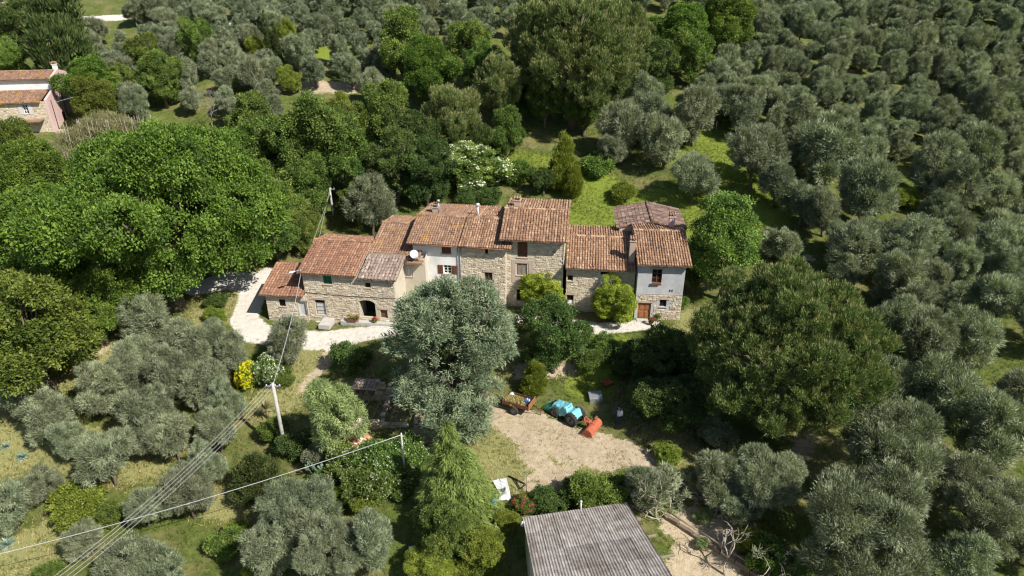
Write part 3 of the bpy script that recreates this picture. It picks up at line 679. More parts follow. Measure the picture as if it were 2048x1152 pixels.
# neighbouring roof at the very edge
# --- corrugated shed in the foreground
def shed():
    A = at(1045, 1035, 2.3); B = at(1253, 1005, 2.3); B.z = A.z; r = ray(1253, 1005); B = Vector(r * ((A.z - CAMH) / r[2]) + np.array([0, 0, CAMH]))
    U = B - A; W = U.length; U.normalize(); rot = math.atan2(U.y, U.x); r = ray(936, 484)
    Vw = -Vector(r).normalized(); Vl = Matrix.Rotation(-rot, 3, 'Z') @ Vw; zt = A.z; L = 10.4
    sh = thing('shed', 'low shed with a grey corrugated fibre-cement roof in front of the yard', 'shed', (A.x, A.y, 0), rot); k = 24
    for c in range(7):
        for ry in range(4):
            x0, x1 = W * c / 7, W * (c + 1) / 7; vs = []
            for li, l in enumerate((L * ry / 4 - (.14 if ry else .0), L * (ry + 1) / 4)):
                for i in range(k + 1):
                    x = x0 + (x1 - x0) * i / k + (.004 if c else 0)
                    vs.append(Vector((x, 0, zt)) + Vl * l + Vector((0, 0, .030 * math.cos(i / k * 12 * math.pi) + .018 * ry + (.024 if li == 0 else .006) + random.uniform(-.003, .003))))
            MB().add(vs, [(i, i + 1, k + 2 + i, k + 1 + i) for i in range(k)], random.random(), sm=True).build('corrugated_sheet', FIBRE, sh)
    a, b = Vector((.15, -.12, zt - .18)), Vector((W - .15, -.12, zt - .18)); c, d = a + Vl * (L - .2), b + Vl * (L - .2); lowv = [Vector((q.x, q.y, -6)) for q in (a, b, d, c)]
    MB().add(lowv + [a, b, d, c], [(1, 0, 4, 5), (2, 1, 5, 6), (3, 2, 6, 7), (0, 3, 7, 4), (4, 7, 6, 5)]).build('wall', MORTAR, sh)
    for l in (.25, 2.6, 5.0, 7.6, 10.1):
        q = Vl * l; MB().box(-.06, W + .03, q.y - .05, q.y + .05, zt + q.z - .15, zt + q.z - .04).build('purlin', WOOD, sh)
    x = W * .55; q = Vl * .12
    MB().tube([(x, q.y, zt - .1), (x + .02, q.y + .12, zt + .62)], .055, 8).tube([(x + .02, q.y + .12, zt + .62), (x + .02, q.y + .12, zt + .67)], .08, 8).build('vent_pipe', LIGHTGREY, sh)
    q = Vl * .8
    o = thing('plastic_jug', 'small white plastic jug hanging at the corner edge of the corrugated roof', 'jug', sh.matrix_basis @ Vector((-.16, q.y, zt + q.z - .25)))
    MB().lathe([(0, 0), (.12, .02), (.13, .2), (.06, .3), (.04, .36), (0, .37)], 10).build('jug_body', WHITEPL, o); MB().tube([(.08, 0, .32), (.16, 0, .25), (.12, 0, .12)], .015, 5).build('handle', WHITEPL, o)
shed()

# ------------------------------------------------------------------ trees and shrubs: crowns of many small leaves
def unit(v): return v / np.maximum(np.linalg.norm(v, axis=-1, keepdims=True), 1e-6)
def lobed(rg, c, r, n, spread=.55, size=(.38, .55), up=.15):
    """an uneven crown volume: n lobes round a centre"""
    out = [[*c, r[0] * .62, r[1] * .62, r[2] * .62]]
    for k in range(n):
        d = unit(rg.normal(size=3) + [0, 0, up]); s = rg.uniform(*size); f = spread * rg.uniform(.8, 1.2)
        out.append([c[0] + d[0] * r[0] * f, c[1] + d[1] * r[1] * f, c[2] + d[2] * r[2] * f, r[0] * s, r[1] * s, r[2] * s * rg.uniform(.85, 1.1)])
    return np.array(out)
def clumps_on(rg, lobes, n, inner=.18, low=-.55, shell=(.80, 1.04)):
    """points spread over the lobes' outer surface (few inside) with outward directions"""
    w = (lobes[:, 3] * lobes[:, 4] + lobes[:, 3] * lobes[:, 5]); w /= w.sum()
    C, N = [], []
    while len(C) < n:
        k = rg.choice(len(lobes), size=n, p=w); d = unit(rg.normal(size=(n, 3))); L = lobes[k]
        f = np.where(rg.random(n) < inner, rg.uniform(.3, .8, n), rg.uniform(*shell, n))
        P = L[:, :3] + d * L[:, 3:] * f[:, None]
        ins = np.min(np.linalg.norm((P[:, None] - lobes[None, :, :3]) / lobes[None, :, 3:], axis=2), axis=1)
        ok = ((ins > .74) | (rg.random(n) < inner * .5)) & ((d[:, 2] > low) | (rg.random(n) < .2)) & (P[:, 2] > .12)
        C += list(P[ok]); N += list(unit(d[ok] / L[ok, 3:]))
    return np.array(C[:n]), np.array(N[:n])
def leaves(rg, C, N, per, cr, ll, lw, flat=.6, out=.6, up=.3, rnd=.7, quad=False, ctint=None, tvar=.14, nrnd=.55):
    n = len(C); k = n * per; ci = np.repeat(np.arange(n), per)
    crr = (cr * rg.uniform(.65, 1.3, n))[ci]
    off = unit(rg.normal(size=(k, 3))) * (rg.random(k) ** .45)[:, None]
    Nn = N[ci]; along = (off * Nn).sum(1, keepdims=True); off = off - Nn * along * (1 - flat)
    P = C[ci] + off * crr[:, None]
    D = unit(Nn * out + off * .55 + np.array([0, 0, up]) + rg.normal(size=(k, 3)) * rnd * .6)
    tgt = unit(Nn * .55 + np.array([.12, -.08, .75]) + rg.normal(size=(k, 3)) * nrnd)
    S = unit(np.cross(tgt, D) + rg.normal(size=(k, 3)) * .05)
    l = (ll * rg.uniform(.6, 1.3, k))[:, None]; w = (lw * rg.uniform(.7, 1.25, k))[:, None]
    ct = (rg.normal(.5, .17, n) if ctint is None else ctint)
    t = np.clip(ct[ci] + rg.normal(0, tvar, k), 0, 1)
    if quad:
        V = np.stack([P, P + D * l * .45 + S * w * .5, P + D * l, P + D * l * .45 - S * w * .5], 1); F = np.arange(k * 4).reshape(k, 4)
    else:
        V = np.stack([P - S * w * .5, P + S * w * .5, P + D * l], 1); F = np.arange(k * 3).reshape(k, 3)
    return V.reshape(-1, 3), F, t
def trunk_mb(rg, lobes, h0, r, lean=.15, nb=5, base=-.5):
    m = MB(); top = np.array([rg.normal(0, lean), rg.normal(0, lean), h0])
    pts = [(0, 0, base), (top[0] * .3 + rg.normal(0, lean * .3), top[1] * .3, h0 * .45), tuple(top)]
    m.tube(pts, [r * 1.35, r * .95, r * .7], 8)
    for L in lobes[1:1 + nb]:
        e = np.array(L[:3]); mid = (top + e) / 2 + rg.normal(0, .12, 3) * np.linalg.norm(e - top); m.tube([tuple(top - [0, 0, .05]), tuple(mid), tuple(e)], [r * .6, r * .4, r * .12], 6)
        for q in range(2):
            e2 = e + unit(rg.normal(size=3) + [0, 0, .4]) * L[3:] * .8; m.tube([tuple(mid), tuple((mid + e2) / 2 + rg.normal(0, .1, 3)), tuple(e2)], [r * .28, r * .18, r * .05], 5)
    return m
SPEC = {}
def species(key, nat_w, hc, mat, bark, builder, variants, seed=0):
    """make the crown and trunk meshes of one kind of tree; nat_w = crown width, hc = height of the crown's centre"""
    vs = []
    for k in range(variants):
        rg = np.random.default_rng(1000 + seed * 37 + k); V, F, t, tm = builder(rg)
        vs.append((mesh_np('crown', V, F, mat, t), tm.mesh('trunk', bark) if tm else None))
    q = np.empty(len(vs[0][0].vertices) * 3, np.float32); vs[0][0].vertices.foreach_get('co', q); lo, hi = np.percentile(q.reshape(-1, 3), [.7, 99.3], axis=0)
    SPEC[key] = dict(w=float((hi - lo)[:2].mean()), hc=float((hi[2] + lo[2]) / 2), vs=vs)
def cat3(parts):
    V = np.concatenate([p[0] for p in parts]); t = np.concatenate([p[2] for p in parts]); F = []; b = 0
    for p in parts: F.append(p[1] + b); b += len(p[0])
    return V, np.concatenate(F), t
OLIVE = leafmat('olive_leaf', (.054, .062, .034), (.118, .134, .077), (.220, .238, .155), .20, .22, hue=.016, gain=1.88)
OAK = leafmat('oak_leaf', (.026, .048, .008), (.070, .118, .016), (.140, .200, .032), .10, .33, hue=.01, gain=1.6)
BROAD = leafmat('broad_leaf', (.024, .044, .010), (.070, .106, .021), (.150, .190, .045), .20, .34, hue=.022, gain=1.95)
DARKL = leafmat('dark_leaf', (.016, .030, .008), (.042, .068, .016), (.092, .128, .032), .18, .25, hue=.015, gain=1.8)
YGREEN = leafmat('yellow_green_leaf', (.050, .070, .010), (.125, .155, .022), (.225, .245, .045), .12, .35, hue=.012, gain=1.65)
OCHRE = leafmat('ochre_green_leaf', (.036, .052, .009), (.090, .112, .018), (.165, .180, .036), .10, .3, hue=.012, gain=1.6)
LEMON = leafmat('lemon_green_leaf', (.060, .085, .010), (.150, .185, .022), (.270, .300, .045), .05, .4, hue=.005, gain=1.9)
PINEL = leafmat('pine_needle', (.026, .044, .013), (.064, .088, .026), (.165, .148, .066), .06, .2, hue=.006, gain=2.35)
BLUEC = leafmat('blue_green_scale', (.048, .072, .040), (.115, .153, .088), (.22, .255, .155), .04, .2, gain=1.62)
DEOD = leafmat('fresh_conifer_needle', (.044, .060, .012), (.122, .148, .034), (.235, .260, .070), .04, .28, gain=1.6)
CYPR = leafmat('cypress_scale', (.018, .028, .009), (.048, .065, .018), (.090, .105, .030), .10, .12)
FEATH = leafmat('feathery_leaf', (.060, .085, .034), (.145, .185, .070), (.250, .285, .120), .08, .28, gain=1.75)
WHITEFL = leafmat('white_flower', (.40, .38, .25), (.66, .63, .46), (.82, .80, .66), .03, .25, hue=.0)
YELFL = leafmat('yellow_flower', (.55, .38, .01), (.74, .56, .02), (.84, .68, .04), .03, .25, hue=.0)
REDFL = leafmat('red_flower', (.28, .02, .03), (.46, .05, .07), (.60, .12, .14), .05, .2, hue=.0)
CANE = leafmat('cane_leaf', (.075, .085, .035), (.160, .160, .075), (.285, .245, .130), .08, .22)
PALEPL = leafmat('pale_blue_leaf', (.09, .13, .10), (.17, .23, .185), (.27, .33, .275), .05, .2)
def b_olive(rg):
    lob = lobed(rg, (0, 0, 2.75), tuple(np.array([2.25, 2.25, 2.15]) * rg.uniform(.84, 1.16, 3)), int(rg.integers(7, 15)), .64, (.26, .46), .35)
    lob[:, :2] += rg.normal(0, .12, (len(lob), 2)); C, N = clumps_on(rg, lob, int(rg.integers(250, 370)), .2, -.8)
    V, F, t = leaves(rg, C, N, 84, .34, .25, .050, 1.0, .8, .4, .8, ctint=np.clip(rg.normal(.5, .25, len(C)), 0, 1)); return V, F, t, trunk_mb(rg, lob, 1.25, .14, .25, 6)
species('olive', 4.7, 2.5, OLIVE, BARK, b_olive, 10, 1)
def b_bigolive(rg):
    lob = lobed(rg, (0, 0, 3.4), (3.5, 3.5, 2.3), 13, .66, (.26, .40), .3); C, N = clumps_on(rg, lob, 640, .2, -.7)
    V, F, t = leaves(rg, C, N, 112, .36, .20, .044, 1.0, .8, .4, .8, ctint=np.clip(rg.normal(.5, .25, len(C)), 0, 1)); return V, F, t, trunk_mb(rg, lob, 1.4, .22, .3, 9)
species('bigolive', 7.4, 3.3, OLIVE, BARK, b_bigolive, 3, 2)
def b_oak(rg):
    lob = lobed(rg, (0, 0, 7.6), (10.2, 10.2, 6.3), 30, .70, (.20, .32), .35); C, N = clumps_on(rg, lob, 2300, .15, -.5)
    N = unit(N + [0, 0, .9]); V, F, t = leaves(rg, C, N, 96, .78, .24, .14, .40, .3, .1, 1.0, True, nrnd=.65, ctint=np.clip(rg.normal(.5, .22, len(C)), 0, 1)); return V, F, t, trunk_mb(rg, lob, 4.0, .65, .5, 14)
species('oak', 22.0, 7.6, OAK, BARK, b_oak, 1, 3)
def b_oak2(rg):
    lob = lobed(rg, (0, 0, 5.6), (5.2, 5.2, 4.6), 14, .64, (.28, .42), .35); C, N = clumps_on(rg, lob, 900, .15, -.6)
    N = unit(N + [0, 0, .8]); V, F, t = leaves(rg, C, N, 84, .62, .22, .13, .45, .3, .1, 1.0, True, nrnd=.65, ctint=np.clip(rg.normal(.5, .22, len(C)), 0, 1)); return V, F, t, trunk_mb(rg, lob, 2.8, .4, .4, 9)
species('oak2', 11.0, 5.6, OAK, BARK, b_oak2, 2, 4)
def b_broad(rg):
    lob = lobed(rg, (0, 0, 4.6), (3.2, 3.2, 3.9), 17, .72, (.22, .40), .25); lob[:, :2] += rg.normal(0, .25, (len(lob), 2)); C, N = clumps_on(rg, lob, 520, .16, -.8)
    N = unit(N + [0, 0, .3]); V, F, t = leaves(rg, C, N, 78, .46, .20, .105, .7, .45, .1, .95, True, nrnd=.75, ctint=np.clip(rg.normal(.5, .24, len(C)), 0, 1)); return V, F, t, trunk_mb(rg, lob, 2.0, .24, .3, 7)
species('broad', 7.0, 4.3, BROAD, BARK, b_broad, 4, 5)
species('dark', 7.0, 4.3, DARKL, BARK, b_broad, 2, 6)
species('ygreen', 7.0, 4.3, YGREEN, BARK, b_broad, 2, 7); species('ochre', 7.0, 4.3, OCHRE, BARK, b_broad, 2, 18); species('lemon', 7.0, 4.3, LEMON, BARK, b_broad, 1, 19)
def b_shrub(rg):
    lob = lobed(rg, (0, 0, .95), (1.3, 1.3, 1.05), 7, .6, (.34, .52), .3); C, N = clumps_on(rg, lob, 190, .2, -.6)
    V, F, t = leaves(rg, C, N, 60, .26, .13, .062, .85, .5, .25, .9, True, nrnd=.8); return V, F, t, trunk_mb(rg, lob, .5, .07, .1, 6, -.3)
for k, (key, m_) in enumerate((('shrub', BROAD), ('darkshrub', DARKL), ('yshrub', YGREEN), ('oliveshrub', OLIVE), ('feathshrub', FEATH))): species(key, 2.8, .95, m_, BARK, b_shrub, 2, 20 + k)
def b_pine(rg):
    lob = lobed(rg, (0, 0, 6.9), (6.2, 6.2, 5.6), 80, .86, (.10, .16), .30); lob[0, 3:] *= 1.48; C, N = clumps_on(rg, lob, 3700, .04, -.55)
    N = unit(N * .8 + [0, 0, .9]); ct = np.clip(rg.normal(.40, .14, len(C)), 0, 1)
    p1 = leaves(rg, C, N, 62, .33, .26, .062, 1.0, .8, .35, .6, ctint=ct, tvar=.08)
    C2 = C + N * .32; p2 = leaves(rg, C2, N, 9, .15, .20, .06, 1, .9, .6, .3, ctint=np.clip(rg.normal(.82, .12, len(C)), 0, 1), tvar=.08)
    return *cat3([p1, p2]), trunk_mb(rg, lob, 4.2, .42, .3, 14, -.8)
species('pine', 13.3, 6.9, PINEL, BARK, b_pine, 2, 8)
def b_pine2(rg):
    lob = lobed(rg, (0, 0, 5.3), (3.1, 3.1, 3.4), 20, .74, (.22, .34), .35); lob[0, 3:] *= 1.2; C, N = clumps_on(rg, lob, 950, .10, -.6); N = unit(N * .8 + [0, 0, .9])
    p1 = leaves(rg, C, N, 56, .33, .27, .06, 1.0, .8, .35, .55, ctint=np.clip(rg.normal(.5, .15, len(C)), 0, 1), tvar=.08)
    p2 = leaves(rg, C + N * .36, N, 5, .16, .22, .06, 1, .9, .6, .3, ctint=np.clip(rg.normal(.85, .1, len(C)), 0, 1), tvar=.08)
    return *cat3([p1, p2]), trunk_mb(rg, lob, 3.0, .22, .2, 8)
species('pine2', 6.6, 5.3, PINEL, BARK, b_pine2, 2, 9)
def b_bluec(rg):
    lob = [[0, 0, 5.5, 2.7, 2.7, 4.6]]
    for k in range(46):
        h = rg.uniform(1.4, 11.4); a = rg.uniform(0, 6.28); R = 4.3 * np.interp(h, [1, 2.6, 5.5, 8, 10, 12], [.30, .68, 1, .90, .60, .15]) * rg.uniform(.65, 1.0)
        s = rg.uniform(.7, 1.35); lob.append([math.cos(a) * R, math.sin(a) * R, h, s * 1.15, s * 1.15, s * .95])
    lob += [[.2, 0, 11, .9, .9, 1.7], [-.9, .3, 10.3, .8, .8, 1.3]]
    lob = np.array(lob); C, N = clumps_on(rg, lob, 1900, .10, -.6); N = unit(N + [0, 0, .25])
    ct = np.clip(rg.normal(.5, .2, len(C)), 0, 1)
    return *leaves(rg, C, N, 50, .42, .26, .075, .85, .7, .2, .9, ctint=ct, tvar=.1), trunk_mb(rg, lob, 3.0, .5, .2, 14, -.6)
species('bluec', 10.4, 6.2, BLUEC, BARK, b_bluec, 1, 10)
def b_deod(rg):
    C, N = [], []; m = MB(); H = 8.4
    m.tube([(0, 0, -.5), (0, 0, H * .6), (.1, 0, H)], [.26, .14, .03], 8)
    for h in np.arange(.5, H - .1, .21):
        R = 3.2 * (1 - (h / H) ** 1.15) + .16
        for k in range(7 if h < H * .7 else 4):
            a = rg.uniform(0, 6.28); Rk = R * rg.uniform(.7, 1.12); e = []
            for q in np.linspace(.1, 1, max(3, int(Rk / .17))):
                z = h + .34 * Rk * q - .62 * Rk * q * q
                for sgn in (-1, 0, 1):
                    wd = sgn * .28 * Rk * (q ** .7) * (1.15 - q) * 1.5; x, y = math.cos(a) * Rk * q - math.sin(a) * wd, math.sin(a) * Rk * q + math.cos(a) * wd
                    C.append((x, y, z - abs(sgn) * .10)); N.append((math.cos(a) - math.sin(a) * sgn * .5, math.sin(a) + math.cos(a) * sgn * .5, -.35 - .5 * q))
            if h < 6 and k < 3: m.tube([(0, 0, h), (math.cos(a) * Rk * .9, math.sin(a) * Rk * .9, h - .2 * Rk)], [.05, .012], 4)
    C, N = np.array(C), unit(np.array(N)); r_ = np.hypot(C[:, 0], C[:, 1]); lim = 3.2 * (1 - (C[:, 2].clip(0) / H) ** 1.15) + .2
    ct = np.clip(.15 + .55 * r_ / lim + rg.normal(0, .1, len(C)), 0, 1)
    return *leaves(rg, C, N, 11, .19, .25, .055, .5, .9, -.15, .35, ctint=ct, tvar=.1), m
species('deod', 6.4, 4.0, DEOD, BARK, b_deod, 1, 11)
def b_cyp(rg):
    lob = np.array([[rg.normal(0, .05), rg.normal(0, .05), h, *(np.interp(h, [.6, 2, 5, 8, 9.6], [.55, .72, .62, .38, .1]),) * 2, .9] for h in np.arange(.9, 9.7, .45)])
    C, N = clumps_on(rg, lob, 420, .05, -.9); N = unit(N * .5 + [0, 0, 1])
    return *leaves(rg, C, N, 34, .22, .26, .07, 1.0, .4, .9, .35), trunk_mb(rg, lob[:1], .9, .13, .02, 0)
species('cyp', 1.45, 5.0, CYPR, BARK, b_cyp, 2, 12)
def b_thuja(rg):
    lob = np.array([[rg.normal(0, .2), rg.normal(0, .2), h, *(np.interp(h, [.5, 1.5, 3, 4.6], [1.0, 1.25, 1.0, .35]),) * 2, .85] for h in np.arange(.8, 4.7, .4)])
    C, N = clumps_on(rg, lob, 420, .08, -.9); N = unit(N * .6 + [0, 0, .8]); return *leaves(rg, C, N, 40, .28, .24, .07, 1.0, .5, .7, .4), trunk_mb(rg, lob[:1], .8, .12, .02, 0)
species('thuja', 2.6, 2.5, YGREEN, BARK, b_thuja, 2, 13); species('holm', 2.6, 2.5, CYPR, BARK, b_thuja, 2, 14)
def b_feath(rg):
    lob = lobed(rg, (0, 0, 3.0), (2.1, 2.1, 2.6), 11, .62, (.30, .46), .2); C, N = clumps_on(rg, lob, 520, .12, -.8); N = unit(N + [0, 0, -.15])
    return *leaves(rg, C, N, 46, .32, .26, .05, .7, .6, -.1, .8), trunk_mb(rg, lob, 1.3, .14, .2, 8)
species('feath', 4.4, 3.0, FEATH, BARK, b_feath, 2, 15)
def b_cane(rg):
    n = 1500; xy = rg.normal(0, 1, (n, 2)) * [2.4, 1.3]; C = np.stack([xy[:, 0], xy[:, 1], rg.uniform(.4, 1, n) * 3.8 * np.exp(-(xy[:, 0] / 5) ** 2 - (xy[:, 1] / 3.2) ** 2)], 1); N = unit(rg.normal(0, .35, (n, 3)) + [0, 0, 1])
    m = MB()
    for k in range(60): x, y = rg.normal(0, 1, 2) * [2.2, 1.1]; m.tube([(x, y, -.3), (x + rg.normal(0, .15), y + rg.normal(0, .15), 3.6)], [.03, .015], 4)
    return *leaves(rg, C, N, 30, .40, .42, .05, 1.2, .6, .45, .8), m
species('cane', 8.0, 2.2, CANE, PALEBARK, b_cane, 2, 16)
def flowering(fl, base, frac, size=.13, lob_args=((0, 0, 2.0), (2.4, 2.4, 1.9), 9, .6, (.32, .5), .3), n=330, hc=2.0, native=5.0):
    pass
def b_dead(rg, H=4.2, spread=1.6, leafy=0, depth=4):
    m = MB(); tips = []
    def grow(p, d, l, r, k):
        e = p + d * l; mid = p + d * l * .5 + rg.normal(0, .07 * l, 3); m.tube([tuple(p), tuple(mid), tuple(e)], [r, r * .82, r * .62], 6 if k < 2 else 4)
        if k >= depth or r < .006: tips.append((e, d)); return
        for q in range(rg.integers(2, 5)):
            grow(e, unit(d * .75 + rg.normal(0, .55, 3) + [0, 0, .18]), l * rg.uniform(.55, .82), r * rg.uniform(.52, .7), k + 1)
    grow(np.array([0, 0, -.3]), unit(np.array([rg.normal(0, .12), rg.normal(0, .12), 1.0])), H * .36, .085, 0)
    return m, tips
# ---- planting
def put(key, p, s, rz=None, sz=1.0, name='tree', label=None, cat='tree', group=None, mat=None, variant=None):
    sp = SPEC[key]; cm, tm = sp['vs'][random.randrange(len(sp['vs'])) if variant is None else variant]
    e = thing(name, label, cat, p, random.uniform(0, 6.28) if rz is None else rz, group)
    c = link('crown', cm, e)
    if tm is not None: link('trunk', tm, e)
    e.scale = (s, s, s * sz); e.rotation_euler = (random.gauss(0, .05), random.gauss(0, .05), e.rotation_euler.z); return e
TREES = []      # (x, y, radius) of everything planted
def spot(key, u, v, w, hk=1.0):
    """where a crown of this kind, seen w pixels wide round (u, v), stands on the land"""
    sp = SPEC[key]; s = 1.0
    for _ in range(5):
        p = at(u, v, sp['hc'] * s * hk); d = proj(p.x, p.y, p.z)[2]; s = w * d / FPX / sp['w']
    return Vector((p.x, p.y, Tz(p.x, p.y) - .05)), s
def plant(key, u, v, w, name, label, cat='tree', hk=1.0, group=None, rz=None, variant=None):
    p, s = spot(key, u, v, w, hk); TREES.append((p.x, p.y, SPEC[key]['w'] * s / 2))
    return put(key, p, s, rz, hk, name, label, cat, group, variant=variant)
M_ = plant
# the big named trees
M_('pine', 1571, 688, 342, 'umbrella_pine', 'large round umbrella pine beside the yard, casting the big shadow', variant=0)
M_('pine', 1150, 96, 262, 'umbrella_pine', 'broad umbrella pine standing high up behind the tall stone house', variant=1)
M_('pine2', 985, 172, 108, 'pine_tree', 'rounded pine just down the slope from the high broad umbrella pine', hk=1.05)
M_('pine2', 905, 226, 108, 'pine_tree', 'rounded pine above the white-flowered elder behind the white house', hk=1.05)
M_('pine2', 1265, 55, 90, 'pine_tree', 'partly hidden pine at the upper edge behind the broad umbrella pine')
M_('bluec', 902, 712, 246, 'arizona_cypress', 'big pale blue-green cypress hiding the front of the white house', hk=.88)
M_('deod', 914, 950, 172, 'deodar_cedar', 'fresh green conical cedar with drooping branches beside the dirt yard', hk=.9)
M_('oak', 302, 405, 440, 'oak_tree', 'huge bright green oak spreading left of the gravel lane', hk=1.25)
M_('oak2', 75, 470, 215, 'oak_tree', 'dark green oak at the left edge behind the yellowish tree')
M_('oak2', 90, 362, 170, 'oak_tree', 'oak filling the gap between the cane thicket and the left edge')
M_('oak2', 205, 585, 140, 'oak_tree', 'lower oak limb tree in front of the huge oak')
M_('oak2', 455, 330, 155, 'oak_tree', 'oak between the huge oak and the bare grey tree')
M_('ochre', 62, 645, 205, 'tree', 'olive-green leafy tree at the left edge below the oaks', hk=.9)
M_('ochre', 25, 300, 90, 'tree', 'yellow-green tree below the pink house at the left edge')
M_('cane', 215, 268, 190, 'cane_thicket', 'tall khaki cane thicket below the pink house', 'cane', variant=0, rz=.1)
M_('cane', 125, 318, 120, 'cane_thicket', 'khaki cane clump nearer the left edge than the main thicket', 'cane', variant=1, rz=.5)
# belt of woodland behind the row
for a in [('broad', 640, 262, 150, 'broadleaf tree with light green crown above the upper utility pole'), ('broad', 560, 300, 130, 'mid-green broadleaf tree beside the huge oak, left of the utility pole'),
          ('broad', 500, 268, 110, 'broadleaf tree below the bare grey tree in the woodland'), ('broad', 598, 378, 105, 'broadleaf tree standing just left of the utility pole behind the houses'),
          ('broad', 565, 400, 110, 'green broadleaf tree above the red flat-tiled roof'), ('broad', 695, 320, 110, 'green tree right of the utility pole behind the houses'),
          ('ygreen', 676, 228, 62, 'yellow-green tree below the bare sandy track'), ('broad', 765, 226, 105, 'broadleaf tree above the dark gap behind the white house'),
          ('broad', 715, 258, 90, 'broadleaf tree left of the dark gap in the woodland'), ('dark', 790, 330, 110, 'dark leafy tree above the blue tarpaulin'), ('dark', 850, 345, 100, 'dark leafy tree left of the white-flowered elder'),
          ('oak2', 866, 132, 118, 'bright green rounded oak among the upper olives'), ('broad', 815, 95, 105, 'dull green tree just uphill of the bright rounded oak'), ('broad', 945, 88, 80, 'mid-green tree left of the high umbrella pine'),
          ('broad', 955, 128, 70, 'small bright tree between the bright rounded oak and the umbrella pine'), ('oak2', 1345, 62, 118, 'yellowish green oak right of the high umbrella pine'), ('oak2', 1440, 38, 118, 'yellowish green oak at the upper edge by the right-hand grove'),
          ('broad', 1390, 108, 80, 'broadleaf tree below the two yellowish oaks'), ('dark', 1312, 138, 88, 'dark green tree at the right foot of the high umbrella pine'), ('broad', 1090, 200, 70, 'leafy tree in the shade below the high umbrella pine'),
          ('broad', 1170, 205, 85, 'broadleaf tree hiding the foot of the high umbrella pine'), ('broad', 1010, 262, 75, 'leafy tree on the bank right of the rounded pines'), ('dark', 935, 275, 85, 'dark tree beneath the rounded pines'),
          ('broad', 712, 402, 62, 'small leafy tree on the slope above the set-back wing'), ('broad', 606, 452, 72, 'bushy tree at the foot of the utility pole behind the houses'), ('broad', 520, 400, 110, 'tree at the upper right edge of the huge oak'), ('broad', 550, 470, 90, 'leafy tree behind the red flat-tiled roof beside the lane'),
          ('dark', 820, 270, 100, 'dark tree inside the shady gap of the woodland'), ('dark', 1045, 190, 70, 'dark tree in the shade left of the high umbrella pine'),
          ('oak2', 172, 165, 105, 'dark green oak right behind the pink house'), ('holm', 112, 78, 125, 'tall olive-dark evergreen above the pink house'), ('dark', 30, 45, 100, 'dark tree at the upper left corner'), ('ochre', 180, 195, 72, 'yellow-green tree right of the pink house'),
          ('broad', 25, 112, 70, 'green tree directly above the pink house roof'), ('ochre', 295, 105, 62, 'yellowish tree among the upper left olives'), ('broad', 320, 150, 80, 'green tree in the middle of the upper left olives'), ('broad', 235, 160, 60, 'green tree uphill of the cane thicket'),
          ('ygreen', 575, 70, 45, 'yellow-green tree right of the two cypresses'), ('ygreen', 515, 95, 40, 'yellow-green tree left of the two cypresses'), ('ygreen', 580, 155, 42, 'yellow-green bush tree below the two cypresses'), ('broad', 395, 75, 62, 'green tree left of the far utility pole')]:
    k, u, v, w, lab = a; M_(k, u, v, w, {'broad': 'broadleaf_tree', 'dark': 'broadleaf_tree', 'ygreen': 'broadleaf_tree', 'ochre': 'broadleaf_tree', 'oak2': 'oak_tree', 'holm': 'evergreen_tree'}[k], lab, group='woodland trees on the slope', hk=1.0)
M_('cyp', 538, 82, 15, 'cypress_tree', 'taller of the two slim dark cypresses in the upper olive grove', group='pair of slim cypresses', hk=1.15)
M_('cyp', 556, 92, 14, 'cypress_tree', 'shorter of the two slim dark cypresses in the upper olive grove', group='pair of slim cypresses')
# trees round the houses
for k_, (u, v, w, lab) in enumerate([(1318, 712, 125, 'tree coloured dark for the deep shade just left of the umbrella pine'), (1345, 800, 130, 'shade-coloured tree in front of the umbrella pine shade, above the yard'), (1385, 730, 110, 'shade-coloured tree half under the left side of the umbrella pine'), (1300, 790, 80, 'small shade-coloured tree right of the person with the sprayer')]): M_('dark', u, v, w, 'laurel_tree', lab, hk=.8, group='dark trees under the pine')  # dark leaf colour paints in the pine's deep shade; trees added for it
M_('dark', 1108, 668, 138, 'laurel_tree', 'dark green leafy tree in front of the tall stone house', hk=.85)
M_('lemon', 1080, 585, 80, 'persimmon_tree', 'yellow-green tree against the wall of the tall stone house', hk=.72)
M_('lemon', 1232, 598, 84, 'citrus_tree', 'rounded yellow-green tree beside the orange-brown door of the grey house', hk=.75)
M_('thuja', 1072, 752, 50, 'young_tree', 'bright green upright young tree between trailer and laurel tree', hk=.8)
M_('broad', 1455, 492, 150, 'fig_tree', 'leafy green fig tree right of the grey house')
M_('broad', 1387, 552, 34, 'shrub', 'small bright bush at the right corner of the grey house', 'shrub')
M_('thuja', 1122, 325, 52, 'conifer_tree', 'bright yellow-green conifer on the lawn behind the tall stone house', hk=1.15)
M_('thuja', 1142, 360, 40, 'conifer_tree', 'smaller yellow-green conifer tucked beside the bright one behind the tall house')
M_('dark', 1088, 358, 48, 'fig_tree', 'dark small fig tree left of the bright conifer behind the tall house')
M_('feath', 668, 832, 112, 'mimosa_tree', 'feathery grey-green tree beside the ruined stone building', hk=1.05)
M_('holm', 503, 952, 92, 'yew_bush', 'compact dark yew-like bush on the lower slope left of the hedge', 'shrub', hk=.65)
M_('broad', 900, 1062, 120, 'broadleaf_tree', 'leafy green tree at the foot of the deodar cedar', hk=.8)
M_('ygreen', 960, 1100, 105, 'broadleaf_tree', 'yellow-green bushy tree left of the corrugated shed', hk=.75)
M_('ygreen', 860, 1130, 105, 'shrub', 'yellow-green shrub at the lower edge near the white panel', 'shrub', hk=.5)
